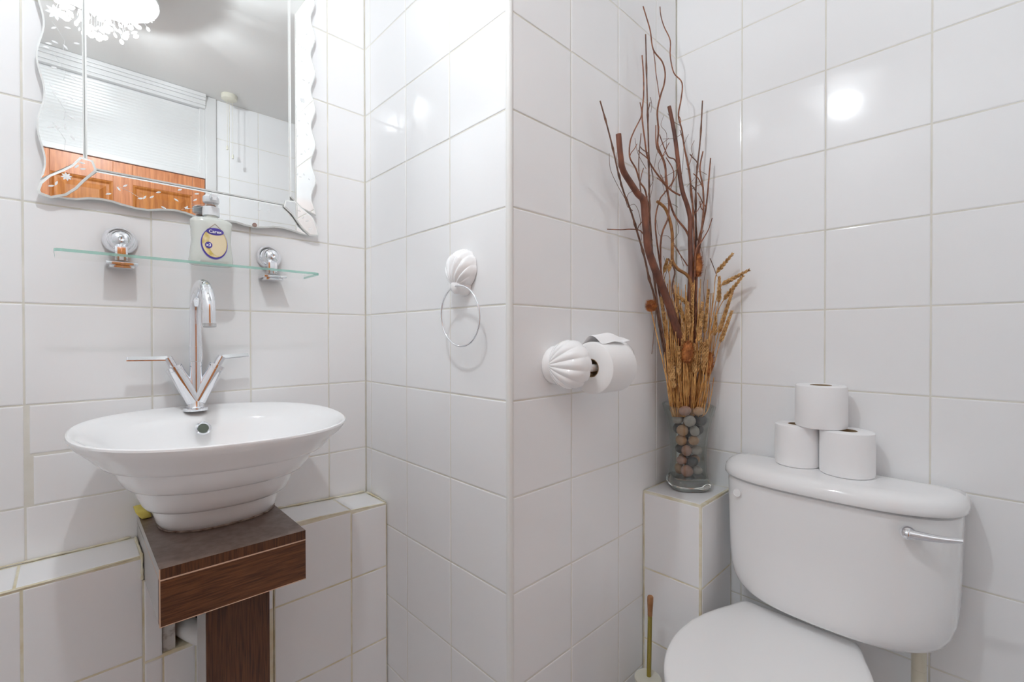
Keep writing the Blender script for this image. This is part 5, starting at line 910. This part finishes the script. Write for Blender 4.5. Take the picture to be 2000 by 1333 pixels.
# ------------------------------------------------------------ toilet brush
tk = thing('toilet_brush', 'toilet brush with wooden tipped olive gold handle in a cream holder', 'toilet brush', (.4335, -.6975, 0))
bx_, by_ = .4335, -.6975
bm = bmesh.new(); lathe(bm, [(0, 0), (.045, 0), (.047, .01), (.040, .06), (.034, .15), (.030, .225), (.034, .238), (.034, .2435), (.030, .247), (.012, .247), (.0, .2465)], (bx_, by_, 0), n=32); obj('brush_holder', bm, M_CREAM, tk, True, 40)
top = Vector((.4405, -.7000, .4555)); bot = Vector((.4370, -.7010, .243)); bot = Vector((bx_ + .004, by_, .243)); d = (bot - top)
bm = bmesh.new(); tube(bm, [top + d * .24, bot], .0058, 20); obj('handle', bm, M_BRASS, tk, True, 40)
bm = bmesh.new(); tube(bm, [top, top + d * .012, top + d * .06, top + d * .16, top + d * .239], [.0066, .0078, .0078, .0066, .0060], 20); obj('handle_grip', bm, M_HWOOD, tk, True, 40)

# ------------------------------------------------------------ vase with pebbles
VCX, VCY = .6385, -.7085
ca = math.radians(-46)
def vring(z, a, n=4.2, N=64, ins=0.0):
    out = []
    for k in range(N):
        x, y = sup(2 * math.pi * (k + .5) / N, a - ins, a - ins, n)
        out.append((VCX + x * math.cos(ca) - y * math.sin(ca), VCY + x * math.sin(ca) + y * math.cos(ca), z))
    return out
tv = thing('glass_vase', 'tall square waisted clear glass vase filled with pebbles in the corner', 'vase', (VCX, VCY, VZ))
prof = [(.034, .0485), (.050, .0455), (.075, .0435), (.11, .0435), (.145, .0465), (.175, .0510), (.205, .0570), (.2385, .0655)]
bm = bmesh.new()
outer = [vring(VZ + h, a) for h, a in prof]; inner = [vring(VZ + h, a, ins=.0045) for h, a in reversed(prof)]
loft(bm, outer + [vring(VZ + .2395, .0640)] + inner, cap0=False, cap1=False, closed=True); obj('vase_wall', bm, M_GLASS, tv, True, 50)
bm = bmesh.new(); loft(bm, [vring(VZ + h, a, 3.4) for h, a in ((.0006, .046), (.003, .0505), (.012, .0555), (.020, .0565), (.028, .053), (.0335, .0475), (.0338, .04))]); obj('vase_base', bm, M_GLASSB, tv, True, 50)
rr = random.Random(21)
PC = [('grey brown', (.12, .095, .08), (.20, .17, .145)), ('tan', (.34, .20, .11), (.46, .29, .17)), ('dark grey', (.035, .035, .038), (.085, .08, .08)), ('pale grey', (.30, .28, .25), (.42, .39, .35)), ('pinkish brown', (.28, .16, .12), (.40, .25, .20))]
PM = [noise_mat('pebble_' + n.replace(' ', '_'), a, b, 55, rough=.45) for n, a, b in PC]
fill = [(.066, .006), (.095, .004), (.125, .006), (.154, .008), (.184, .010), (.212, .012)]
layers = [(.0515, .0235, 4, .3), (.080, .0215, 4, 1.05), (.110, .0215, 4, .25), (.139, .0235, 4, 1.1), (.168, .0265, 5, .5), (.198, .0320, 5, 1.2), (.226, .0375, 6, .2)]
want = {(0, 0): 2}
for li, (h, rad, cnt, ph) in enumerate(layers):
    for q in range(cnt):
        a = ph + 2 * math.pi * q / cnt
        sz = (.0176, .0168, .0168, .0176, .0172, .0178, .0172)[li] * rr.uniform(.93, 1.04)
        c = Vector((VCX + rad * math.cos(a), VCY + rad * math.sin(a), VZ + h + rr.uniform(-.001, .001)))
        k = rr.choice([0, 1, 1, 2, 2, 2, 3, 4])
        bm = bmesh.new(); bmesh.ops.create_icosphere(bm, subdivisions=3, radius=1.0)
        sc = (sz * rr.uniform(.80, 1.08), sz * rr.uniform(.80, 1.0), sz * rr.uniform(.72, 1.0)); rot = Matrix.Rotation(rr.uniform(0, 3), 3, 'Z') @ Matrix.Rotation(rr.uniform(-.5, .5), 3, 'X')
        ph3 = [rr.uniform(0, 6) for _ in range(3)]
        for v in bm.verts:
            w_ = 1 + .05 * math.sin(v.co.x * 2 + ph3[0]) + .05 * math.sin(v.co.y * 2.3 + ph3[1])
            v.co = rot @ Vector((v.co.x * sc[0] * w_, v.co.y * sc[1] * w_, v.co.z * sc[2])) + c
        o = obj('pebble', bm, PM[k], smooth=True); recenter(o, c)
        hgt = ('at the very bottom', 'near the bottom', 'in the lower half', 'at mid height', 'in the upper half', 'just below the rim', 'at the rim')[li]
        wx = (c.x - VCX) * .72 - (c.y - VCY) * .694; wy = (c.x - VCX) * .694 + (c.y - VCY) * .72
        side = 'at the front' if wy < -abs(wx) else ('at the back' if wy > abs(wx) else ('on the left' if wx < 0 else 'on the right'))
        tag(o, '%s pebble %s of the glass vase, %s' % (PC[k][0], hgt, side), 'pebble', 'pebbles in the vase')

for i, (h_, r_) in enumerate(fill):      # dark pebbles added so the gaps between the others look shaded
    c = Vector((VCX + r_ * math.cos(i * 2.4), VCY + r_ * math.sin(i * 2.4), VZ + h_)); bm = bmesh.new(); bmesh.ops.create_icosphere(bm, subdivisions=2, radius=1.0)
    for v in bm.verts: v.co = Vector((v.co.x * .0135, v.co.y * .0125, v.co.z * .0115)) + c
    o = obj('pebble', bm, PM[2 if i % 2 else 0], smooth=True); recenter(o, c)
    tag(o, '%s pebble added to darken the gaps in the core of the glass vase, %s from below' % (PC[2 if i % 2 else 0][0], ('first', 'second', 'third', 'fourth', 'fifth', 'sixth')[i]), 'pebble', 'pebbles in the vase')

# ------------------------------------------------------------ dried branches
def branch(name, pts, rads, m, label, cat, group=None, nodes=False, cutend=False, side=(), n=8):
    P = smooth_line(pts, 5); k = len(P)
    R = [rads[0] + (rads[1] - rads[0]) * i / (k - 1) for i in range(k)]
    if nodes:
        for i in range(4, k, 6): R[i] *= 1.6
    bm = bmesh.new(); tube(bm, P, R, n, capmi=1 if cutend else None)
    for q in side: tube(bm, smooth_line(q, 4), [rads[0] * .8 * .6] + [rads[0] * .8] * (len(smooth_line(q, 4)) - 1), 6)
    o = obj(name, bm, [m, M_CUT], smooth=True, auto=60)
    recenter(o, P[-1]); tag(o, label, cat, group); return o
def sidet(pts, i, length, rnd):
    a = Vector(pts[i]); d = Vector((rnd.uniform(-1, 1), rnd.uniform(-1, 1), rnd.uniform(.4, 1.4))).normalized()
    q = [a]
    for _ in range(3): q.append(q[-1] + d * length / 3 + Vector((rnd.uniform(-.3, .3), rnd.uniform(-.3, .3), 0)) * length / 3)
    q = [Vector((min(p.x, .712), min(p.y, CORNER_Y - .006), p.z)) for p in q]
    return q[::-1]
T = TRACE
branch('thick_branch', T['T1'], (.0066, .0125), M_BRONZE, 'thick red brown branch bending in from the upper left, blunt cut end', 'branch', cutend=True, n=14)
branch('thick_branch', T['T2'], (.0052, .0078), M_BRONZE, 'thick red brown branch rising nearly straight in the middle, blunt cut end', 'branch', cutend=True, n=14)
branch('curved_branch', T['T3'], (.0042, .0046), M_GOLDB, 'golden brown branch curling in an S through the middle of the bunch', 'branch', n=10)
G_ = 'thin branches in the vase'
rt = random.Random(4)
def st_(k, *ii): return [sidet(T[k], i, rt.uniform(.03, .06), rt) for i in ii]
branch('twig', T['b1'], (.0017, .0034), M_TWIGD, 'long straight dark twig leaning furthest left of the bunch', 'twig', G_, nodes=True, side=st_('b1', 4, 6))
branch('twig', T['b2'], (.0016, .0034), M_TWIG, 'curly twig reaching highest of the bunch, with a forked top', 'twig', G_, side=[[Vector(p) for p in T['b2b']]] + st_('b2', 9, 12))
branch('twig', T['b3'], (.0013, .0028), M_TWIG, 'wavy thin twig reaching the top right of the tallest ones', 'twig', G_, side=st_('b3', 9, 11, 13))
branch('twig', T['b4'], (.0017, .0030), M_TWIGD, 'straight knotty dark twig standing upright left of the tallest curly twig', 'twig', G_, nodes=True, side=st_('b4', 2, 3, 4))
branch('twig', T['b5'], (.0017, .0026), M_TWIG, 'reddish twig crossing from the upper left to the straight thick branch', 'twig', G_, side=st_('b5', 5, 7))
branch('twig', T['b6'], (.0014, .0030), M_TWIG, 'twig bowed out to the left beside the bent thick branch', 'twig', G_, side=st_('b6', 4, 6))
branch('twig', T['b7'], (.0019, .0030), M_TWIGD, 'straight knotty dark twig standing tall on the right side', 'twig', G_, nodes=True, side=st_('b7', 2, 3))
branch('twig', T['b8'], (.0020, .0034), M_TWIG, 'wavy red brown twig just right of the straight knotty one', 'twig', G_, side=st_('b8', 2, 3))
branch('twig', T['b9'], (.0018, .0032), M_TWIG, 'curved twig with its tip furthest right of the bare twigs', 'twig', G_, side=st_('b9', 3))
branch('twig', T['b10'], (.0012, .0024), M_TWIG, 'short side twig pointing up to the right at mid height', 'twig', G_)
branch('twig', T['b11'], (.0010, .0018), M_TWIG, 'thin twig sticking out level to the left over the wall tiles', 'twig', G_)
branch('twig', T['b12'], (.0015, .0030), M_TWIG, 'slender curly twig between the two thick branches', 'twig', G_, side=st_('b12', 2, 4))
branch('twig', T['b13'], (.0014, .0020), M_TWIG, 'short curved twig joining the straight thick branch high up', 'twig', G_)
branch('twig', T['b14'], (.0014, .0026), M_TWIG, 'looping thin twig bulging right in the middle of the bunch', 'twig', G_, side=st_('b14', 2))
branch('twig', T['b15'], (.0011, .0018), M_TWIGD, 'thin dark twig right of the straight thick branch', 'twig', G_, side=st_('b15', 2, 3))
branch('twig', T['b16'], (.0012, .0022), M_TWIGD, 'thin straight dark twig behind the bent thick branch', 'twig', G_)
branch('twig', T['b17'], (.0020, .0030), M_TWIGD, 'dark crooked twig low in the centre above the wheat', 'twig', G_)
branch('twig', T['b18'], (.0008, .0010), M_TWIGD, 'hair thin twig drooping beside the left thistle head', 'twig', G_)
branch('twig', T['b19'], (.0009, .0013), M_TWIGD, 'tiny dark twig poking up behind the right wheat ears', 'twig', G_)
branch('twig', T['b20'], (.0012, .0018), M_TWIG, 'thin twig arching to the straight thick branch above the central wheat', 'twig', G_)
for q in T['fine']:
    c = sum((Vector(p) for p in q), Vector()) / len(q); wx = (c.x - VCX) * .72 - (c.y - VCY) * .694
    hg = 'near the top' if c.z > 1.68 else ('high' if c.z > 1.56 else ('at mid height' if c.z > 1.42 else 'low'))
    sd = 'far left' if wx < -.13 else ('left of centre' if wx < -.06 else ('in the centre' if wx < 0 else 'on the right'))
    branch('fine_twig', q, (.0005, .0008), M_TWIGD, 'hair thin side twig %s, %s in the bunch of branches' % (hg, sd), 'twig', 'hair thin twigs', n=5)

# wheat
WL = ['topmost right wheat ear', 'wheat ear pointing furthest right', 'lower of the two wheat ears pointing right', 'upright wheat ear below the topmost right one', 'broad wheat ear on the right side', 'lowest wheat ear on the far right', 'small upright wheat ear right of centre', 'tall upright wheat ear in the centre', 'wheat ear bent left high in the centre', 'small wheat ear just left of the central one', 'wheat ear against the bent thick branch', 'pale wheat ear hanging low left of centre', 'wheat ear between centre and right', 'smallest wheat ear low on the left', 'small wheat ear high on the left', 'golden wheat ear above the left ones', 'wheat ear right of the central one', 'wheat ear hidden behind the central one']
rw_ = random.Random(6)
for lab, q in list(zip(WL, T['wheat'])) + [('wheat ear, %s from the left of the short ones packed in the middle' % o_, q) for o_, q in zip(('first', 'second', 'third', 'fourth', 'fifth', 'sixth', 'seventh', 'eighth', 'ninth', 'tenth', 'eleventh', 'twelfth', 'thirteenth', 'fourteenth'), sorted(T['wheat_middle'], key=lambda q: q[-1][0] * .72 - q[-1][1] * .694))]:
    P = smooth_line(q, 5); a, b = Vector(q[-2]), Vector(q[-1])
    o = thing('wheat_stalk', 'dried ' + lab, 'dried wheat', P[0], 'dried wheat stalks')
    bm = bmesh.new(); tube(bm, P[:-5] + [a], .0012, 6); obj('stem', bm, M_STRAW, o, True)
    bm = bmesh.new(); L = (b - a).length; d = (b - a).normalized(); u, v = frame_of(d); cnt = max(6, int(L / .0052))
    for i in range(cnt):
        f = (i + .5) / cnt; sz = .0072 * (1 - .45 * f) * (1 if i else .7)
        for s in range(3):
            an = s * math.tau / 3 + i * 1.05; side = (u * math.cos(an) + v * math.sin(an))
            c = a + d * (L * f) + side * sz * .55; ax_ = (d * 1.0 + side * .45).normalized()
            lathe(bm, [(0, -sz * .95), (sz * .36, -sz * .4), (sz * .42, 0), (sz * .26, sz * .6), (0, sz * 1.2)], c, ax_, n=5)
    tube(bm, [a, b], .0012, 5)
    obj('ear', bm, M_WHEAT, o)
# teasels
TL = ['round fuzzy orange brown thistle head sticking out left', 'round fuzzy brown thistle head low in the centre', 'long fuzzy brown thistle head low on the right', 'thistle head high up against the straight thick branch']
for i, (lab, q) in enumerate(zip(TL, T['teasel'])):
    a, b, root = map(Vector, q); o = thing('thistle', lab, 'dried thistle', root, 'dried thistle heads')
    bm = bmesh.new(); tube(bm, smooth_line([root, root.lerp(a, .55) + Vector((.002, 0, 0)), a], 4), .0016, 6); obj('stem', bm, M_STRAW, o, True)
    bm = bmesh.new(); c = (a + b) / 2; d = (b - a).normalized(); L = (b - a).length / 2 * 1.15; W = (.0155, .0170, .0150, .0150)[i]; u, v = frame_of(d)
    lathe(bm, [(0, -L), (W * .6, -L * .75), (W * .85, -L * .2), (W * .8, L * .3), (W * .45, L * .8), (0, L)], c, d, n=14)
    for s in range(900):
        z = rw_.uniform(-.95, .95); an = rw_.uniform(0, math.tau); rad = W * .84 * math.sqrt(max(.05, 1 - z * z))
        side = u * math.cos(an) + v * math.sin(an); p = c + d * (z * L) + side * rad * .95; tip = p + (side * 1 + d * (.5 + .3 * z)).normalized() * W * rw_.uniform(.3, .6)
        e1 = frame_of(side)[0] * .0004
        f1, f2, f3, f4 = bm.verts.new(p - e1), bm.verts.new(p + e1), bm.verts.new(tip), bm.verts.new(p + side.cross(e1))
        bm.faces.new((f1, f2, f3)); bm.faces.new((f2, f4, f3)); bm.faces.new((f4, f1, f3))
    obj('head', bm, M_TEASEL, o)
# loose straw
bm = bmesh.new(); rs = random.Random(9)
for q in T['straw']:
    P = smooth_line(q, 4); tube(bm, P, [rs.uniform(.0007, .0014)] * len(P), 5)
o = obj('straw_stems', bm, M_STRAW, smooth=True); tag(o, 'bunch of dried golden straw stems rising from the vase mouth', 'dried straw', kind='stuff')
